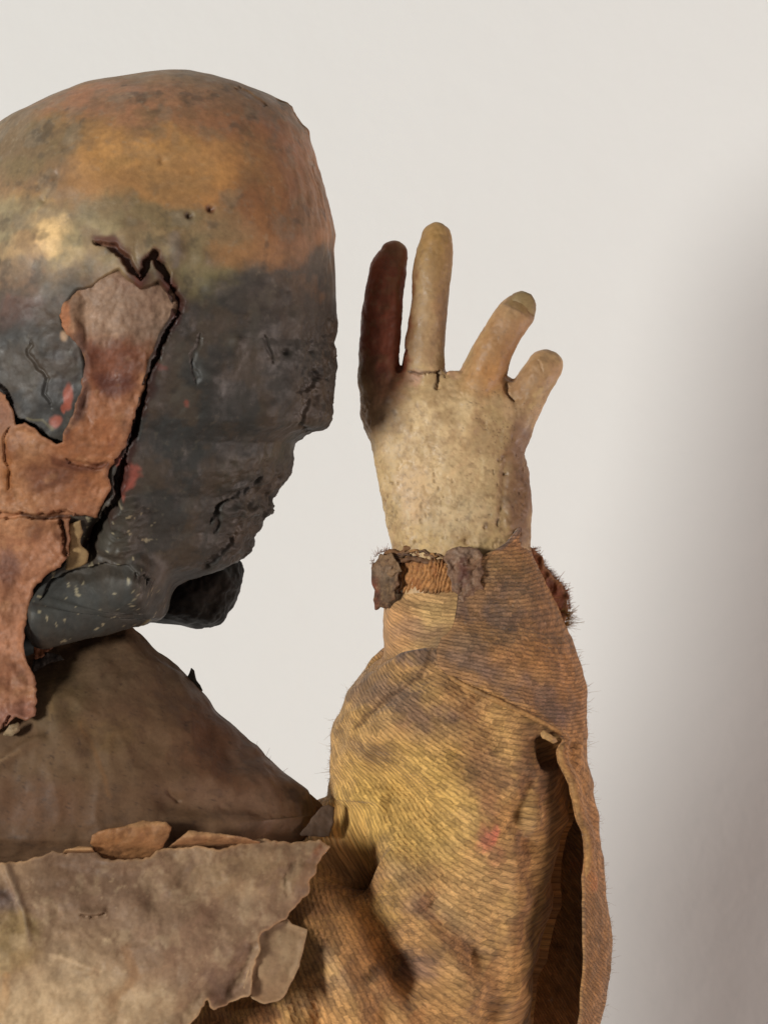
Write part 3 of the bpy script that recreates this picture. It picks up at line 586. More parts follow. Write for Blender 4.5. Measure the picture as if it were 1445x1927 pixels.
# ================================================================== HAND
def tube(pts, n=40, m=28):
    """pts: (x, y, z, r in plane, r in depth), rounded ends -> verts, quads"""
    C = spline(pts, n); T = np.gradient(C[:, :3], axis=0); T /= np.linalg.norm(T, axis=1, keepdims=True)
    side = np.cross(T, np.array([0, 1.0, 0])); side /= np.linalg.norm(side, axis=1, keepdims=True); dep = np.cross(side, T)
    rings = []; a = np.linspace(0, 2*math.pi, m, endpoint=False)
    def ring(c, t, s_, d_, r1, r2, off, k):
        return c+t*off+np.outer(np.cos(a), s_)*r1*k+np.outer(np.sin(a), d_)*r2*k
    K = 7
    for i in range(K, 0, -1):
        th = i/K*math.pi/2*.97; rings.append(ring(C[0, :3], -T[0], side[0], dep[0], C[0, 3], C[0, 4], math.sin(th)*min(C[0, 3], C[0, 4]), math.cos(th)))
    for i in range(n): rings.append(ring(C[i, :3], T[i], side[i], dep[i], C[i, 3], C[i, 4], 0, 1))
    for i in range(1, K+1):
        th = i/K*math.pi/2*.97; rings.append(ring(C[-1, :3], T[-1], side[-1], dep[-1], C[-1, 3], C[-1, 4], math.sin(th)*C[-1, 3], math.cos(th)))
    V = np.concatenate(rings); nr = len(rings); F = gridfaces(nr, m, wrap=True).tolist()
    F.append(list(range(m))); F.append(list(range((nr-1)*m, nr*m))[::-1]); return V, F
HY = 80.0
parts = []
qq = np.linspace(700, 1150, 90)
palm = [(700, 715, 930, HY, 30, 30), (715, 690, 972, HY, 45, 42), (745, 678, 996, HY, 56, 55), (775, 686, 1002, HY, 62, 60), (800, 691, 1000, HY, 65, 62), (830, 697, 992, HY, 67, 64), (870, 703, 987, HY, 70, 66), (900, 709, 992, HY, 72, 68), (920, 713, 996, HY, 74, 68), (960, 721, 1000, HY, 78, 68), (1000, 730, 998, HY, 80, 68), (1030, 737, 996, HY, 80, 66), (1100, 745, 990, HY, 80, 66), (1150, 750, 985, HY, 80, 66)]
Gp = loft(palm, qq, 70, 60, pw=.75, dsm=3); Vp = Gp.reshape(-1, 3); Fp = gridfaces(*Gp.shape[:2], wrap=True).tolist(); nc_ = Gp.shape[1]
Fp.append(list(range(nc_))[::-1]); Fp.append(list(range(len(Vp)-nc_, len(Vp)))); parts.append((Vp, Fp))
fingers = [
 [(722, HY, 800, 40, 44), (716, HY-2, 740, 42, 42), (713, HY-6, 680, 39, 38), (717, HY-8, 610, 39, 36), (723, HY-8, 550, 38, 34), (732, HY-6, 505, 34, 30), (741, HY-4, 480, 28, 24)],
 [(800, HY, 780, 40, 46), (797, HY-8, 700, 41, 42), (799, HY-14, 640, 36, 38), (807, HY-20, 570, 35, 36), (813, HY-22, 510, 37, 34), (819, HY-22, 465, 32, 30), (821, HY-20, 448, 27, 25)],
 [(880, HY, 800, 44, 48), (905, HY-10, 715, 42, 44), (926, HY-26, 662, 39, 38), (950, HY-30, 617, 35, 33), (972, HY-26, 588, 33, 29), (981, HY-22, 577, 29, 26)],
 [(950, HY, 830, 44, 48), (978, HY-2, 770, 38, 42), (1003, HY-8, 725, 35, 38), (1020, HY-10, 698, 34, 34), (1025, HY-8, 691, 33, 31)],
 [(930, HY+40, 960, 55, 34), (890, HY+75, 880, 42, 32), (850, HY+95, 800, 36, 28), (835, HY+88, 760, 30, 24)]]    # thumb folded across the far side of the palm
for f in fingers: parts.append(tube(f))
lum = tube([(955, HY+18, 860, 34, 40), (962, HY+22, 930, 36, 44), (964, HY+20, 1030, 34, 44)]); parts.append(lum)
allV, allF, off = [], [], 0
for V, F in parts:
    allV.append(V); allF += [[k+off for k in f] for f in F]; off += len(V)
V = np.concatenate(allV)/100.0
me = bpy.data.meshes.new('tmp'); me.from_pydata(V.tolist(), [], allF); me.update()
to = bpy.data.objects.new('tmp', me); sc.collection.objects.link(to)
r_ = to.modifiers.new('r', 'REMESH'); r_.mode = 'VOXEL'; r_.voxel_size = .026; r_.adaptivity = 0
s_ = to.modifiers.new('s', 'SMOOTH'); s_.factor = .5; s_.iterations = 14
dg = bpy.context.evaluated_depsgraph_get(); ev = to.evaluated_get(dg).to_mesh()
n = len(ev.vertices); co = np.empty(n*3, np.float32); ev.vertices.foreach_get('co', co); no = np.empty(n*3, np.float32); ev.vertices.foreach_get('normal', no)
V = co.reshape(-1, 3).astype(float)*100; NO = no.reshape(-1, 3).astype(float)
F = np.empty(len(ev.loops), np.int32); ev.loops.foreach_get('vertex_index', F); F = F.reshape(-1, 4).astype(np.int64)
bpy.data.objects.remove(to)
x, y = V[:, 0], V[:, 2]; fr = ss(.1, -.2, NO[:, 1])
ww, w3 = fbm(V, 18, 3, 81)*4, fbm(V, 18, 3, 82)*4; n_ = fbm(V, 14, 3, 83)
d = fbm(V, 70, 3, 84)*2.6+fbm(V, 20, 4, 85)*1.5+fbm(V, 7, 2, 86)*.4
pal = ss(700, 760, y)
pit = ss(.76, .84, vnoise(V/8.5, 87)*.8+vnoise(V/4, 88)*.2)*ss(820, 900, y+(x-850)*.3)*fr
d -= pit*3.2
d -= ss(.1, .6, fbm(V, 30, 4, 89, gain=.65))*2.2*pal
for pts, wd, dp in [([(770, 700), (790, 706), (815, 702), (828, 706)], 2.2, 6), ([(826, 700), (824, 720), (820, 735)], 3, 8), ([(760, 655), (752, 690), (745, 700)], 5, 6), ([(968, 760), (955, 740), (950, 720)], 4, 6), ([(840, 690), (836, 715)], 3, 4), ([(1010, 678), (1020, 700)], 2, 3)]:
    d += groove(x, y, ww, w3, pts, wd, dp, n_)*fr
d += (ridge(x, y, [(905, 700), (890, 760), (870, 830)], 20, 7)+ridge(x, y, [(980, 770), (965, 800), (950, 860)], 16, 5)+ridge(x, y, [(800, 740), (830, 830), (860, 900)], 30, 4)+ridge(x, y, [(960, 700), (958, 740), (985, 760)], 12, -8)+ridge(x, y, [(955, 850), (945, 920), (942, 1000)], 9, -7))*fr
nail_m = polysd(x, y, [(946, 574), (958, 560), (975, 540), (1030, 540), (1030, 600), (1000, 604), (975, 590)])[0]
d -= 1.6*ss(-1, 2, nail_m)*fr
V2 = V+NO*d[:, None]
p = Paint(V, (196, 170, 126), warp=16, wsize=34, seed=80)
p.tint(60, (204, 172, 136), .6, .1, 1); p.tint(40, (208, 178, 132), .5, .25, 2); p.tint(26, (168, 146, 114), .5, .35, 3)
p.blob(820, 850, 90, 110, (212, 184, 140), .6); p.blob(780, 930, 30, 60, (210, 164, 128), .5); p.blob(940, 900, 60, 110, (156, 132, 92), .65); p.blob(975, 930, 28, 120, (124, 92, 70), .85)  # palm's right edge darkened in colour, shade of its turned-away side
p.blob(975, 830, 22, 40, (120, 92, 84), .6); p.blob(800, 1010, 40, 30, (206, 178, 120), .6); p.blob(890, 1010, 40, 26, (198, 172, 122), .5); p.blob(860, 970, 60, 40, (176, 160, 130), .6, tex=.9)
p.blob(930, 660, 60, 45, (176, 132, 88), .8, ang=-55); p.blob(910, 720, 50, 40, (182, 134, 84), .7); p.blob(985, 730, 26, 40, (150, 112, 84), .6); p.blob(1020, 690, 36, 34, (176, 140, 104), .75); p.blob(940, 620, 20, 24, (190, 160, 130), .6)
p.blob(820, 520, 30, 90, (172, 142, 92), .6); p.blob(800, 600, 24, 70, (178, 150, 116), .6); p.blob(830, 600, 16, 50, (190, 140, 110), .5); p.blob(820, 450, 30, 34, (176, 136, 78), .6)
p.blob(722, 600, 60, 150, (146, 76, 54), .95, soft=.25); p.blob(735, 480, 36, 40, (158, 100, 74), .7); p.blob(700, 760, 60, 60, (150, 108, 78), .6)
p.blob(780, 712, 22, 14, (206, 158, 138), .7); p.blob(850, 690, 18, 12, (210, 168, 140), .7); p.blob(700, 700, 30, 26, (90, 46, 36), .4)
p.line([(770, 700), (790, 706), (815, 702), (830, 706)], 2.2, (92, 68, 52), .8, w=.2); p.line([(826, 700), (824, 720), (820, 735)], 3.2, (84, 76, 62), .8, w=.2)
p.line([(740, 775), (745, 782)], 4, (70, 52, 42), .8, w=.1); p.line([(765, 962), (768, 975)], 4, (226, 210, 178), .7, w=.2); p.line([(912, 986), (912, 992)], 3.5, (80, 62, 48), .8, w=.1)
p.blob(830, 880, 100, 130, (226, 202, 160), .55); p.blob(822, 480, 40, 80, (156, 124, 78), .6); p.blob(808, 600, 34, 90, (172, 142, 104), .5); p.blob(955, 620, 60, 60, (158, 118, 78), .5); p.blob(980, 900, 30, 140, (126, 96, 72), .5); p.mix(ss(.0, .6, pit), (112, 90, 66), .55); p.mix(ss(-1, 2, nail_m)*fr, (134, 110, 72), .85); p.mix(np.exp(-(nail_m/3)**2)*fr, (160, 132, 104), .6)
p.mix(ss(.3, .7, fbm(V, 12, 4, 95, gain=.7))*ss(780, 900, y+(x-850)*.4), (128, 104, 76), .5)
p.mix(ss(.35, .6, fbm(V, 9, 3, 96, gain=.7))*ss(1040, 940, y)*ss(900, 980, y), (110, 96, 80), .5)
p.tint(16, (156, 126, 96), .35, .45, 21, soft=.2); p.tint(11, (120, 98, 76), .35, .6, 22, soft=.15); p.tint(46, (150, 118, 82), .4, .28, 23)
ck = np.exp(-(fbm(V, 22, 3, 98, gain=.7)/.018)**2)*ss(.05, .4, fbm(V, 80, 2, 99)); p.mix(ck*ss(640, 760, y), (92, 72, 54), .75)
vein = np.exp(-(fbm(V, 34, 4, 97, gain=.6)/.035)**2); p.mix(vein*ss(700, 800, y), (146, 112, 86), .35)
p.mottle(30, .10, 4); p.mottle(8, .08, 5)
mhand = mk('hand', V2, F, M_hand, root, grade(p.c, (.90, .83, .76), 1.0), yref=HY)
mhand['label'] = 'raised carved hand with worn cream paint, leftmost finger reddish brown'
sheet('fingernail', [(953, 574), (962, 562), (972, 553), (986, 551), (998, 556), (1005, 568), (1006, 584), (1004, 598), (985, 592), (966, 580)], lambda a, b: HY-49+((a-980)**2+(b-575)**2)*.011, M_hand, mhand, (140, 116, 78), 1.6, 10, lambda p: p.mottle(12, .12), yref=HY, seed=88)

# ================================================================== CLOTH
def weave_dir(ang, wob=0):
    t = math.radians(ang); c, s = math.cos(t), math.sin(t)
    return lambda V: np.stack([V[:, 0]*c+V[:, 2]*s, -V[:, 0]*s+V[:, 2]*c+V[:, 1]*.5, np.zeros(len(V))], 1)
# ---- sleeve body
SC = 100.0
slv = [(1208, 760, 1040, SC, 120, 90), (1214, 742, 1060, SC, 146, 90), (1225, 724, 1075, SC, 158, 90), (1245, 708, 1082, SC, 166, 90), (1260, 699, 1086, SC, 170, 90), (1285, 680, 1090, SC, 178, 90), (1310, 662, 1092, SC, 186, 90), (1345, 648, 1090, SC, 196, 90), (1380, 638, 1088, SC, 204, 90), (1420, 630, 1086, SC, 210, 90), (1450, 626, 1085, SC, 214, 90), (1480, 625, 1083, SC, 218, 90), (1500, 626, 1082, SC, 220, 90), (1512, 618, 1081, SC, 222, 90), (1530, 590, 1079, SC, 226, 90), (1560, 540, 1076, SC, 230, 90), (1600, 480, 1070, SC, 236, 90), (1650, 400, 1060, SC, 242, 90), (1750, 260, 1040, SC, 252, 90), (1850, 180, 1012, SC, 262, 90), (1927, 120, 1000, SC, 268, 90), (2020, 80, 986, SC, 270, 90)]
q = np.concatenate([np.linspace(1208, 1230, 22, endpoint=False), np.linspace(1230, 2020, 420)])
Gs = loft(slv, q, 440, 40, pw=.85, dsm=2); V = Gs.reshape(-1, 3)
frc = (np.arange(Gs.shape[1]) < 440)[None, :].repeat(Gs.shape[0], 0).ravel()*1.0
# raised upper hem slants
sx, sz = V[:, 0].copy(), V[:, 2].copy(); V[:, 2] += frc*ss(1300, 1210, sz)*(np.interp(sx, [700, 722, 760, 800, 840], [20, 14, 2, 0, 2]))
x, y = V[:, 0], V[:, 2]
d = fbm(V, 150, 3, 101, (1.6, 1, .7))*12+fbm(V, 50, 3, 102, (1.5, 1, .8))*4.0+np.abs(fbm(V, 170, 2, 104, (1.5, 1, .8)))*-14+13*ss(760, 680, V[:, 0])+3
def fold(pts, wd, amp, **k): return ridge(x, y, pts, wd, amp, **k)
d += frc*(fold([(600, 1560), (660, 1610), (700, 1680), (745, 1760), (800, 1850)], 46, -120)+fold([(630, 1550), (700, 1620)], 44, -70)
          +fold([(545, 1695), (585, 1720), (630, 1770), (665, 1850), (680, 2000)], 34, 56)
          +fold([(690, 1560), (760, 1680), (850, 1790), (900, 1900)], 52, 40)
          +fold([(790, 1660), (840, 1730), (910, 1790)], 28, -34)+fold([(700, 1790), (740, 1850), (760, 1927)], 28, 30)
          +fold([(600, 1800), (610, 1870), (606, 1960)], 18, -22)+fold([(480, 1850), (500, 1960)], 40, 26)+fold([(860, 1280), (760, 1330), (700, 1420)], 34, 16)+fold([(700, 1420), (800, 1480), (860, 1560)], 26, -16)+fold([(880, 1830), (930, 1900), (940, 1980)], 24, -20)+fold([(1000, 1440), (970, 1520), (1000, 1600)], 16, -16)+fold([(420, 1870), (440, 1960)], 16, -10)+fold([(545, 1840), (560, 1960)], 16, 14)
          +fold([(640, 1500), (690, 1490), (730, 1500)], 22, 16)+fold([(625, 1530), (680, 1540)], 24, -16)
          +fold([(770, 1235), (700, 1330), (660, 1420)], 14, 7)+fold([(960, 1560), (958, 1700), (950, 1850), (950, 1980)], 16, 5, sharp=2)
          +fold([(1000, 1540), (1010, 1700), (985, 1860)], 30, -12)+fold([(960, 1350), (990, 1500), (1010, 1560)], 30, 10)+fold([(1005, 1500), (985, 1570)], 18, 8)
          +fold([(880, 1300), (960, 1400)], 30, -14)+fold([(720, 1340), (860, 1480), (930, 1560)], 60, 34)+fold([(1030, 1370), (1045, 1440)], 22, -30))
d -= frc*16*ss(965, 1050, x)*ss(1400, 1560, y)
V2 = V+gnormals(Gs, True).reshape(-1, 3)*d[:, None]
def wsleeve(V):
    x_, z_ = V[:, 0], V[:, 2]; px, pz = 250.0, 1080.0
    a = np.arctan2(z_-pz, x_-px); r = np.hypot(x_-px, z_-pz)
    a = a+.16*ss(940, 1010, x_)*0
    return np.stack([r*.95, a*640+V[:, 1]*.45, np.zeros(len(V))], 1)
p = Paint(V, (178, 136, 78), warp=22, wsize=60, seed=100)
p.blob(780, 1500, 130, 110, (192, 154, 76), .8); p.blob(700, 1500, 60, 60, (188, 150, 62), .6); p.blob(820, 1420, 60, 30, (196, 156, 66), .6); p.blob(680, 1370, 40, 70, (172, 134, 66), .7); p.blob(740, 1290, 70, 40, (160, 126, 72), .6)
p.blob(770, 1330, 90, 34, (124, 100, 82), .75, ang=20, tex=.9); p.blob(700, 1400, 40, 20, (120, 98, 78), .5); p.blob(780, 1228, 60, 14, (104, 84, 72), .85); p.blob(860, 1350, 40, 24, (112, 90, 78), .6)
p.blob(910, 1420, 50, 60, (158, 118, 80), .5, tex=.8); p.blob(908, 1552, 24, 22, (214, 118, 92), .8, tex=1.3); p.blob(905, 1490, 22, 26, (186, 124, 88), .35, tex=1); p.blob(925, 1600, 18, 20, (188, 116, 84), .5)
p.blob(980, 1540, 26, 40, (104, 80, 62), .7); p.blob(1010, 1540, 10, 30, (156, 138, 104), .6); p.blob(1010, 1430, 50, 90, (122, 88, 54), .8)
p.blob(830, 1700, 46, 18, (104, 82, 76), .85, ang=38); p.blob(800, 1670, 26, 22, (116, 92, 80), .6); p.blob(880, 1745, 46, 22, (110, 84, 68), .7, ang=38); p.blob(790, 1800, 26, 30, (112, 88, 80), .7)
p.blob(900, 1680, 80, 70, (190, 154, 94), .7); p.blob(780, 1580, 60, 34, (190, 158, 84), .6); p.blob(740, 1680, 30, 40, (180, 146, 70), .6); p.blob(760, 1620, 40, 24, (150, 128, 88), .5)
p.blob(1010, 1700, 50, 200, (146, 108, 64), .8); p.blob(650, 1900, 60, 80, (186, 140, 76), .7); p.blob(800, 1900, 110, 50, (182, 136, 74), .6); p.blob(480, 1900, 110, 60, (160, 108, 58), .7); p.blob(640, 1780, 30, 50, (150, 124, 92), .5)
p.blob(660, 1640, 40, 30, (150, 108, 60), .6); p.blob(600, 1700, 40, 22, (150, 110, 62), .6)
p.tint(60, (134, 106, 76), .35, .3, 1); p.tint(30, (126, 100, 72), .25, .45, 2); p.tint(80, (206, 164, 88), .5, .2, 4); p.tint(44, (110, 88, 64), .3, .4, 8); p.tint(20, (104, 84, 62), .25, .6, 9)
p.blob(760, 1500, 110, 90, (208, 170, 78), .5); p.blob(860, 1640, 70, 80, (200, 162, 92), .4); p.line([(810, 1225), (790, 1270), (740, 1310), (690, 1370)], 4, (100, 72, 44), .6); p.mottle(40, .10, 3)
msl = mk('sleeve', V2, gridfaces(*Gs.shape[:2], wrap=True), M_cloth, root, grade(p.c, (1.06, .97, .96), .90), wsleeve(V), yref=SC)
msl['label'] = 'ochre yellow twill sleeve with a faded pink spot and grey stains'
SLV = (V2.reshape(Gs.shape), p.c.reshape(Gs.shape))

# ---- rest of the torso under collar and sleeve
q = np.linspace(1480, 2700, 60)
Gt = loft([(1480, -330, 300, 60, 60, 120), (1600, -400, 380, 60, 150, 140), (1900, -430, 700, 60, 190, 150), (2700, -470, 900, 60, 200, 150)], q, 80, 50); V = Gt.reshape(-1, 3)
V = V+gnormals(Gt, True).reshape(-1, 3)*(fbm(V, 160, 3, 105)*16)[:, None]
p = Paint(V, (160, 120, 72), seed=105); p.tint(70, (120, 96, 70), .5, .2)
mk('torso_cloth', V, gridfaces(*Gt.shape[:2], wrap=True), M_cloth, root, p.c, wsleeve(V), yref=SC)
# ---- wrist band (paler wrapped strip) and ribbed cuff
q = np.linspace(1100, 1270, 100)
bd = [(1100, 745, 1020, SC+5, 104, 80), (1112, 733, 1030, SC+5, 112, 80), (1130, 722, 1040, SC+5, 118, 80), (1180, 720, 1050, SC, 128, 80), (1225, 722, 1060, SC, 138, 80), (1270, 722, 1065, SC, 140, 80)]
Gb = loft(bd, q, 200, 30, pw=.85); V = Gb.reshape(-1, 3); frc = (np.arange(Gb.shape[1]) < 200)[None, :].repeat(Gb.shape[0], 0).ravel()*1.0
V[:, 2] += frc*np.interp(V[:, 0], [720, 745, 800, 860], [18, 10, 2, -2])*ss(1140, 1100, V[:, 2])
d = fbm(V, 40, 3, 111)*3+frc*ridge(V[:, 0], V[:, 2], [(720, 1165), (790, 1155), (860, 1150)], 8, -4)
V2 = V+gnormals(Gb, True).reshape(-1, 3)*d[:, None]; p = Paint(V, (196, 154, 92), seed=110)
p.blob(740, 1180, 40, 60, (190, 136, 78), .6); p.blob(790, 1180, 50, 18, (146, 112, 84), .6, tex=.9); p.blob(840, 1205, 30, 14, (120, 100, 78), .6); p.blob(820, 1150, 40, 22, (206, 168, 98), .6); p.tint(30, (160, 122, 72), .4, .3); p.mottle(20, .12)
mk('wrist_band', V2, gridfaces(*Gb.shape[:2], wrap=True), M_band, root, grade(p.c, (.9, .86, .9), .9), weave_dir(-2)(V), yref=SC)['label'] = 'pale ochre strip wrapped around the wrist'
q = np.linspace(1044, 1128, 60)
cf = [(1044, 738, 1004, SC-5, 96, 70), (1050, 732, 1008, SC-5, 104, 75), (1070, 732, 1012, SC-5, 108, 80), (1105, 736, 1020, SC, 112, 80), (1128, 742, 1030, SC+8, 106, 80)]
Gk = loft(cf, q, 420, 40, pw=.85); V = Gk.reshape(-1, 3); frc = (np.arange(Gk.shape[1]) < 420)[None, :].repeat(Gk.shape[0], 0).ravel()*1.0
V[:, 2] += frc*(np.interp(V[:, 0], [740, 780, 820, 860], [-2, 3, 7, 6])+fbm(V, 14, 2, 123)*4)*ss(1075, 1044, V[:, 2])
ph = V[:, 0]+V[:, 2]*.28+fbm(V, 22, 3, 121)*7
d = frc*(np.abs(np.sin(ph*math.pi/8.2))**.7*(4+3*fbm(V, 18, 2, 124))-3)+fbm(V, 9, 3, 122)*2.6
V2 = V+gnormals(Gk, True).reshape(-1, 3)*d[:, None]; p = Paint(V, (172, 120, 72), seed=120)
p.mix(ss(.35, .05, np.abs(np.sin(ph*math.pi/8.2)))*frc, (84, 54, 36), .8); p.mix(ss(1062, 1052, p.y+p.n*4), (104, 74, 50), .8); p.mix(ss(1104, 1116, p.y+p.n*4), (90, 76, 62), .7); p.tint(20, (140, 84, 48), .5, .2); p.mottle(10, .2)
mcuff = mk('ribbed_cuff', V2, gridfaces(*Gk.shape[:2], wrap=True), M_scrap, root, p.c, yref=SC); mcuff['label'] = 'rust brown ribbed cuff gathered at the wrist'
def yarn(name, pts, r, mat, parent, bumps=True, seed=0, yref=SC, n=60, col=(150, 112, 66)):
    C = spline(pts, n); V, F = tube([(*c, r, r) for c in C], n, 12); V = np.asarray(V)
    if bumps: V = V+(V-V.mean(0))*0+np.stack([fbm(V, 6, 2, seed)*r*.5, fbm(V, 6, 2, seed+1)*r*.5, fbm(V, 6, 2, seed+2)*r*.5], 1)
    p = Paint(V, col, seed=seed); p.mottle(8, .3)
    return mk(name, V, F, mat, parent, p.c, yref=yref)
yarn('thread_loop', [(770, 30, 1052), (784, 22, 1030), (790, 18, 1020), (800, 18, 1026), (806, 20, 1042), (804, 18, 1056)], 3.2, M_scrap, mcuff, seed=130, col=(140, 116, 84))
yarn('frayed_yarn', [(722, 60, 1046), (735, 44, 1036), (752, 30, 1040), (770, 24, 1030), (782, 20, 1040), (796, 18, 1052)], 4.5, M_scrap, mcuff, seed=133, col=(122, 86, 56))
yarn('frayed_yarn', [(716, 66, 1056), (735, 36, 1050), (755, 22, 1054), (775, 14, 1050), (812, 6, 1058), (842, 4, 1052)], 4.8, M_scrap, mcuff, seed=136, col=(110, 78, 54))
yarn('frayed_yarn', [(728, 60, 1042), (748, 36, 1047), (764, 28, 1044), (780, 20, 1048)], 4, M_scrap, mcuff, seed=139, col=(150, 110, 70))
rs2 = np.random.RandomState(77)
for k in range(16):
    x0_ = rs2.uniform(722, 842); z0_ = np.interp(x0_, [720, 745, 790, 820, 850], [1052, 1044, 1040, 1056, 1058])+rs2.uniform(-6, 8); y0_ = np.interp(x0_, [720, 760, 850], [52, 22, -6]); L_ = rs2.uniform(14, 34)
    yarn('frayed_yarn', [(x0_, y0_, z0_), (x0_+L_*.35, y0_-6, z0_-rs2.uniform(-2, 8)), (x0_+L_*.7, y0_-8, z0_+rs2.uniform(-4, 6)), (x0_+L_, y0_-3, z0_+rs2.uniform(-5, 8))], rs2.uniform(1.6, 3.2), M_scrap, mcuff, seed=200+k*3, n=24, col=[(150, 108, 66), (104, 76, 54), (124, 92, 66), (88, 66, 54)][k % 4])
def dpaint(p): p.blob(718, 1072, 22, 16, (136, 112, 90), .7, tex=1); p.blob(706, 1115, 12, 30, (116, 60, 44), .7); p.blob(730, 1110, 14, 30, (96, 80, 62), .6, tex=1); p.tint(10, (70, 52, 40), .6, .2); p.tint(9, (150, 118, 84), .5, .45, 3)
scrap('dark_scrap', [(699, 1068), (703, 1058), (710, 1056), (716, 1048), (724, 1054), (736, 1050), (744, 1060), (752, 1070), (748, 1086), (752, 1098), (742, 1108), (746, 1124), (733, 1132), (730, 1144), (716, 1141), (706, 1148), (702, 1128), (705, 1110), (699, 1092)], 40, (108, 76, 54), 141, mcuff, slope=(-1.0, .1), bend=9, th=5, amp=4, paint=dpaint, yref=SC)
scrap('dark_scrap', [(704, 1062), (712, 1050), (716, 1040), (726, 1044), (736, 1038), (742, 1050), (750, 1058), (756, 1074), (744, 1076), (738, 1086), (724, 1074), (712, 1076)], 28, (124, 96, 70), 142, mcuff, slope=(-.9, 0), bend=7, th=5, amp=4, yref=SC)
def ppaint(p): p.blob(872, 1070, 12, 26, (92, 56, 46), .9, tex=1); p.blob(870, 1038, 36, 8, (134, 108, 90), .7); p.blob(888, 1050, 14, 16, (140, 108, 80), .6); p.tint(10, (150, 124, 104), .5, .3); p.tint(8, (84, 62, 54), .5, .4, 4)
scrap('stained_scrap', [(832, 1050), (838, 1036), (850, 1030), (862, 1026), (880, 1027), (896, 1030), (905, 1042), (902, 1060), (908, 1074), (900, 1092), (906, 1106), (892, 1116), (888, 1132), (876, 1126), (866, 1134), (858, 1116), (848, 1110), (846, 1090), (838, 1078), (840, 1062)], -34, (122, 92, 72), 143, mcuff, slope=(-.05, -.12), bend=8, th=5, amp=4, paint=ppaint, yref=SC)
def rpaint(p): p.mix(np.exp(-(p.sd/6)**2), (150, 108, 66), .7); p.tint(14, (140, 84, 50), .5, .3)
mfr = scrap('frayed_scrap', [(985, 1020), (1003, 1032), (1012, 1042), (1020, 1048), (1024, 1066), (1034, 1076), (1042, 1088), (1056, 1098), (1064, 1112), (1068, 1130), (1070, 1145), (1066, 1165), (1062, 1180), (1040, 1180), (1010, 1140), (990, 1090)], 96, (120, 66, 40), 144, mcuff, slope=(.5, 0), bend=18, th=12, amp=3, paint=rpaint, yref=SC)

# ---- flap: outer cloth wrapped over the right side, hanging open below
fl_l = [(972, 984), (985, 973), (1000, 964), (1020, 950), (1032, 930), (1042, 908), (1052, 896), (1080, 882), (1100, 866), (1118, 858), (1140, 856), (1165, 852), (1180, 846), (1196, 828), (1220, 820), (1245, 822), (1262, 838), (1280, 866), (1300, 908), (1320, 952), (1340, 992), (1360, 1028), (1374, 1046), (1384, 1054), (1392, 1046), (1404, 1041), (1425, 1045), (1450, 1058), (1470, 1066), (1500, 1071), (1530, 1078), (1552, 1088), (1572, 1093), (1600, 1094), (1640, 1091), (1700, 1091), (1800, 1094), (1860, 1090), (1927, 1084), (2020, 1080)]
fl_r = [(972, 990), (990, 994), (1010, 996), (1030, 1000), (1050, 1008), (1080, 1020), (1110, 1035), (1150, 1052), (1190, 1071), (1215, 1082), (1240, 1091), (1270, 1098), (1300, 1102), (1360, 1103), (1400, 1103), (1440, 1105), (1480, 1111), (1540, 1120), (1600, 1130), (1660, 1138), (1720, 1144), (1780, 1148), (1820, 1145), (1850, 1141), (1900, 1132), (1927, 1127), (2020, 1110)]
q = np.linspace(972, 2020, 560); nc = 330
xl = smooth1(np.interp(q, *zip(*fl_l)), 2); xr = smooth1(np.interp(q, *zip(*fl_r)), 3)
R_ = np.interp(q, [972, 1040, 1100, 1225, 1390, 1500, 1700, 2020], [132, 138, 152, 178, 190, 165, 130, 110])
DF = np.interp(q, [972, 1040, 1100, 1130, 1225, 1390, 1500, 1700, 2020], [112, 124, 138, 146, 180, 214, 205, 180, 150])
c_ = xr-R_; phL = np.arccos(np.clip((xl-c_)/R_, -1, 1)); phR = np.radians(np.interp(q, [972, 1100, 1390, 1500, 2020], [-60, -80, -110, -150, -150]))
tt = np.linspace(0, 1, nc)**.85
PH = phL[:, None]*(1-tt)+phR[:, None]*tt
yc_ = np.interp(q, [972, 1100, 2020], [SC-2, SC, SC])
X = c_[:, None]+R_[:, None]*np.cos(PH); Y = yc_[:, None]-DF[:, None]*np.sin(PH); Z = np.repeat(q[:, None], nc, 1)
# pointed tip at the top: shrink towards the hand
Gf = np.stack([X, Y, Z], -1); V = Gf.reshape(-1, 3); x, y = V[:, 0], V[:, 2]; fz = ss(0, -60, V[:, 1]-SC)
d = fbm(V, 110, 3, 151)*5+fbm(V, 35, 3, 152)*2.6
d += ridge(x, y, [(860, 1150), (960, 1165), (1060, 1190)], 16, -8)+ridge(x, y, [(850, 1200), (950, 1225), (1060, 1270)], 26, 7)+ridge(x, y, [(900, 1260), (1000, 1300), (1070, 1330)], 16, -5)+ridge(x, y, [(880, 1100), (960, 1110), (1030, 1140)], 16, 5)
edl = np.repeat((np.linspace(0, 1, nc)*1.0)[None, :], len(q), 0).ravel(); dl = x-np.repeat(xl, nc)
roll = ss(1370, 1400, y); front_ = np.repeat(np.arange(nc)[None, :] < 150, len(q), 0).ravel()
d += front_*roll*(9*np.exp(-((dl-10)/11)**2)-5*np.exp(-((dl-28)/8)**2)+5*np.exp(-((dl-42)/9)**2))*ss(1700, 1560, y)
d += front_*(1-roll)*4*np.exp(-((dl-6)/8)**2)
nf = gnormals(Gf).reshape(-1, 3)
if nf[len(nf)//2+40, 0]*0+np.mean(nf.reshape(Gf.shape)[:, 20, 1]) > 0: nf = -nf
V2 = V+nf*d[:, None]; n = len(V); Vb = V2-nf*7
Fg = gridfaces(len(q), nc)
def strip(ids): return np.stack([ids[:-1], ids[1:], ids[1:]+n, ids[:-1]+n], 1)
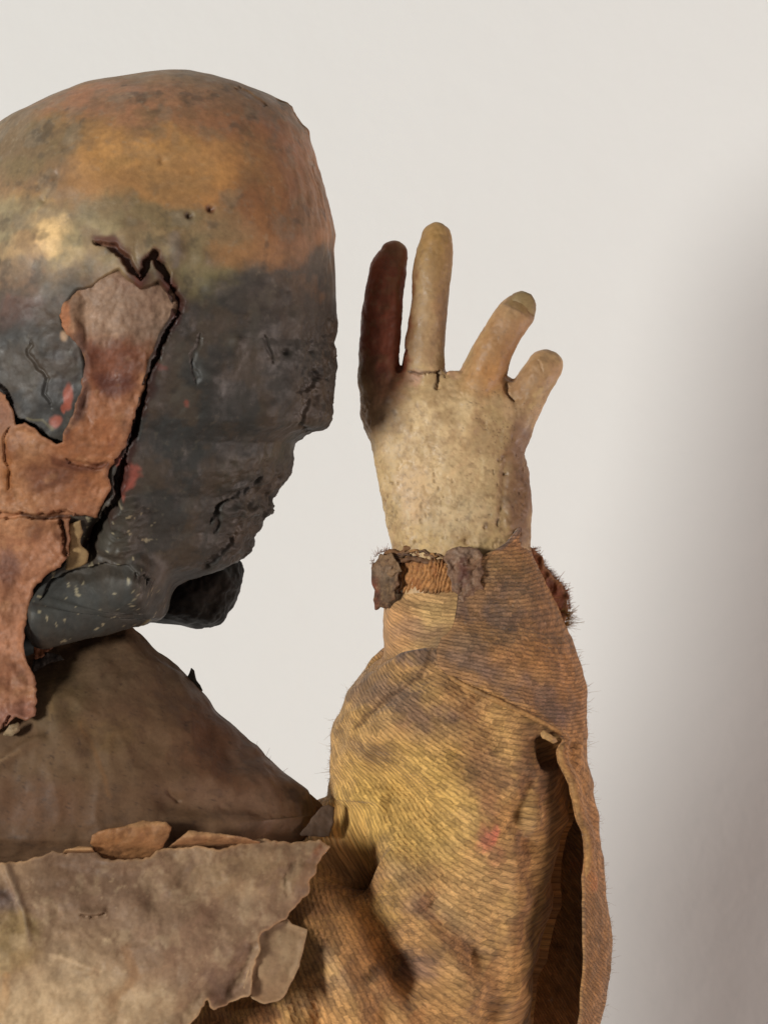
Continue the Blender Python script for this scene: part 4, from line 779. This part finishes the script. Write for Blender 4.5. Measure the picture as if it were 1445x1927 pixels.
L_ = np.arange(len(q))*nc; F = np.concatenate([Fg, Fg[:, ::-1]+n, strip(L_)[:, ::-1], strip(L_+nc-1), strip(np.arange(nc)), strip((len(q)-1)*nc+np.arange(nc))[:, ::-1]])
def wflap(V):
    x_, z_ = V[:, 0], V[:, 2]; k = ss(1330, 1480, z_)
    a1 = z_-(x_-900)*.20*ss(1100, 1250, z_)+.00025*(x_-930)**2*0+V[:, 1]*.1; u1 = x_+V[:, 1]*.6
    u2 = z_; a2 = x_*1.0-(z_)*.45
    v = a1+ss(1370, 1470, z_)*(a2*0); 
    # on the hanging strip the twill runs steeply down
    vv = np.where(z_ < 1380, a1, a1*0+ (1380-(x_-900)*.20) + (z_-1380)*.75 - (x_-1060)*.9*np.clip((z_-1380)/120, 0, 1))
    return np.stack([u1+.4*(z_-1380)*(z_ > 1380), vv, np.zeros(len(V))], 1)
VV = np.concatenate([V2, Vb]); V0 = np.concatenate([V, V]); p = Paint(V0, (168, 124, 78), seed=150, warp=18)
p.blob(930, 1110, 80, 40, (126, 102, 78), .7); p.blob(890, 1130, 50, 40, (112, 90, 78), .7, tex=.8); p.blob(960, 1160, 90, 18, (110, 88, 74), .75, ang=10); p.blob(890, 1240, 90, 30, (116, 94, 82), .8, ang=8, tex=.8); p.blob(900, 1200, 60, 22, (120, 96, 74), .7)
p.blob(1010, 1230, 90, 30, (166, 116, 66), .7); p.blob(1000, 1300, 90, 22, (116, 92, 80), .75, ang=22, tex=.8); p.blob(1040, 1340, 40, 16, (120, 98, 88), .6); p.blob(960, 1060, 40, 30, (146, 116, 76), .7); p.blob(985, 1000, 16, 30, (124, 88, 66), .8)
p.blob(1085, 1300, 26, 90, (150, 110, 70), .6); p.blob(1080, 1450, 40, 90, (176, 132, 78), .6); p.blob(1110, 1600, 40, 80, (160, 116, 70), .6); p.blob(1120, 1800, 60, 160, (140, 106, 68), .8); p.blob(1105, 1640, 16, 20, (176, 112, 62), .6)
p.line([(905, 1020+15), (940, 1030), (965, 1000), (985, 975)], 4, (110, 96, 92), .7); p.line([(860, 1272), (920, 1298), (1000, 1330), (1050, 1368)], 5, (190, 142, 84), .7)
p.blob(1060, 1100, 60, 120, (146, 108, 70), .5); p.tint(50, (124, 98, 76), .3, .25, 1); p.tint(26, (104, 84, 66), .25, .4, 2); p.tint(70, (178, 128, 70), .35, .25, 3); p.specks(8, (170, 160, 146), .35, .8, 3); p.mottle(30, .1, 4)
mfl = mk('sleeve_flap', VV, F, M_flap, root, grade(p.c, (1.0, .94, .90), .94), wflap(V0), yref=SC); mfl['label'] = 'brown twill outer flap wrapping the forearm and hanging open at the right'
# hem cord along the flap's edge
HC = V2.reshape(Gf.shape)[:, 0, :]
def hem(z0, z1, r, dx, seed, name='hem_cord', col=(168, 124, 76)):
    i = np.where((q >= z0) & (q <= z1))[0]; C = HC[i].copy(); C[:, 0] += dx; C[:, 1] -= r*.4
    s = np.concatenate([[0], np.cumsum(np.linalg.norm(C[1:]-C[:-1], axis=1))]); n_ = int(s[-1]/2.2); si = np.linspace(0, s[-1], n_)
    C = np.stack([np.interp(si, s, C[:, k]) for k in range(3)], 1)
    for k in range(3): C[:, k] = smooth1(C[:, k], 3)
    T = np.gradient(C, axis=0); T /= np.linalg.norm(T, axis=1, keepdims=True)+1e-9; side = np.cross(T, [0, 1.0, 0]); dep = np.cross(side, T)
    m = 16; a = np.linspace(0, 2*math.pi, m, endpoint=False); rr_ = r*(1+.28*np.abs(np.sin((a[None, :]*1+si[:, None]*math.pi/8.5)))+.15*fbm(np.stack([si, si*0, si*0], 1), 12, 2, seed)[:, None])*np.clip(np.sin(np.linspace(0, math.pi, n_))*6, .1, 1)[:, None]
    V = C[:, None, :]+rr_[..., None]*(np.cos(a)[None, :, None]*side[:, None, :]+np.sin(a)[None, :, None]*dep[:, None, :])
    V = V.reshape(-1, 3); p = Paint(V, col, seed=seed); p.tint(20, (110, 80, 54), .5, .2); p.mottle(8, .25)
    return mk(name, V, gridfaces(n_, m, wrap=True), M_scrap, mfl, p.c, yref=SC)
hem(1262, 1378, 4.2, 0, 161); hem(1386, 1640, 6.0, 3, 162); 
scrap('loose_thread_end', [(1008, 1368), (1014, 1362), (1036, 1376), (1040, 1384), (1032, 1388), (1012, 1378)], -96, (168, 130, 84), 163, mfl, bend=4, th=6, res=1.5, amp=1, yref=SC)

# ---- fuzz: short stray fibres standing off the cloth
def fuzz(name, Gr, parent, mat, n, lmin, lmax, sel=None, seed=0, r=.32, out=.6, yref=SC, label=None):
    rs = np.random.RandomState(seed); nr_, nc_ = Gr.shape[:2]; nm = gnormals(Gr) ; V = []; F = []; k = 0; tries = 0
    if np.mean(nm[:, nc_//4, 1]) > 0: nm = -nm
    while k < n and tries < n*200:
        tries += 1; i, j = rs.randint(2, nr_-2), rs.randint(2, nc_-2); c = Gr[i, j]
        if sel is not None and not sel(c, nm[i, j], rs): continue
        L = rs.uniform(lmin, lmax); dr = nm[i, j]*out+rs.normal(0, .6, 3); dr /= np.linalg.norm(dr); b = rs.normal(0, 1.0, 3)*L*.9; c = c-dr*1.5
        pts = [c+dr*L*t+b*t*t+np.array([0, 0, 1])*L*.15*t*t for t in (0, .33, .66, 1)]
        for m_, pt in enumerate(pts):
            rad = r*(1-.7*m_/3)
            for a in range(3): V.append(pt+np.array([math.cos(a*2.094), math.sin(a*2.094), math.sin(a*2.094+1)])*rad)
        b0 = k*12
        for s in range(3):
            for a in range(3): F.append([b0+s*3+a, b0+s*3+(a+1) % 3, b0+s*3+3+(a+1) % 3, b0+s*3+3+a])
        k += 1
    if not V: return
    o = mk(name, np.array(V), F, mat, parent, yref=yref); o['kind'] = 'stuff'; return o
sil = lambda c, n_, rs: abs(n_[1]) < .30 and c[1] < SC+40 and (c[2] < 1927)
fuzz('fuzz', SLV[0], msl, M_fuzz, 700, 3, 9, lambda c, n_, rs: sil(c, n_, rs) and c[0] < 760, 1)
fuzz('fuzz', SLV[0], msl, M_fuzz, 900, 4, 12, lambda c, n_, rs: n_[1] < -.3 and c[0] > 560 and 1230 < c[2] < 1927, 2, r=.3, out=.25)
fuzz('fuzz', V2.reshape(Gf.shape), mfl, M_fuzz, 900, 3, 9, lambda c, n_, rs: abs(n_[1]) < .35 and c[1] < SC+60 and 1060 < c[2] < 1927, 3)
fuzz('fuzz', V2.reshape(Gf.shape), mfl, M_fuzz, 700, 4, 11, lambda c, n_, rs: n_[1] < -.3 and 1040 < c[2] < 1927, 4, r=.3, out=.25)
# fringe on the frayed scrap
def fringe(name, pts, n, L, dirv, parent, mat, seed, y0, r=.9, spread=.5):
    r = min(r, .55); n = int(n*1.6)
    rs = np.random.RandomState(seed); C = spline(pts, 200); V = []; F = []
    for k in range(n):
        c = C[rs.randint(200)]; c = np.array([c[0], y0+rs.uniform(-8, 8), c[1]]); dr = np.array(dirv, float)+rs.normal(0, spread, 3); dr /= np.linalg.norm(dr); l = rs.uniform(.4, 1)*L; b = rs.normal(0, .7, 3)*l*.7
        for m_, t in enumerate((0, .33, .66, 1)):
            pt = c+dr*l*t+b*t*t; rad = r*(1-.6*t)
            for a in range(3): V.append(pt+np.array([math.cos(a*2.094), math.sin(a*2.094), math.sin(a*2.094+1)])*rad)
        for s in range(3):
            for a in range(3): F.append([k*12+s*3+a, k*12+s*3+(a+1) % 3, k*12+s*3+3+(a+1) % 3, k*12+s*3+3+a])
    o = mk(name, np.array(V), F, mat, parent, yref=SC); o['kind'] = 'stuff'
fringe('fringe', [(1056, 1148), (1066, 1160), (1060, 1180)], 110, 19, (1, 0, .05), mfr, M_fuzz, 7, 105, 1.0, .38)
fringe('fringe', [(1003, 1032), (1024, 1066), (1042, 1088), (1064, 1112), (1070, 1145)], 260, 9, (1, 0, -.6), mfr, M_fuzz2, 8, 105, .9, .6)
fringe('fringe', [(700, 1064), (712, 1042), (735, 1036)], 60, 9, (-.6, 0, -1), mcuff, M_fuzz2, 9, 60, .8, .6)
fringe('stray_hair', [(478, 1402), (525, 1450)], 9, 38, (.8, 0, -.5), mcol, M_fuzz2, 12, 0, .35, .9)
fringe('fringe', [(520, 1452), (560, 1486), (600, 1516), (620, 1512)], 60, 9, (.6, 0, -1), mcol, M_fuzz2, 10, 0, .6, .7)
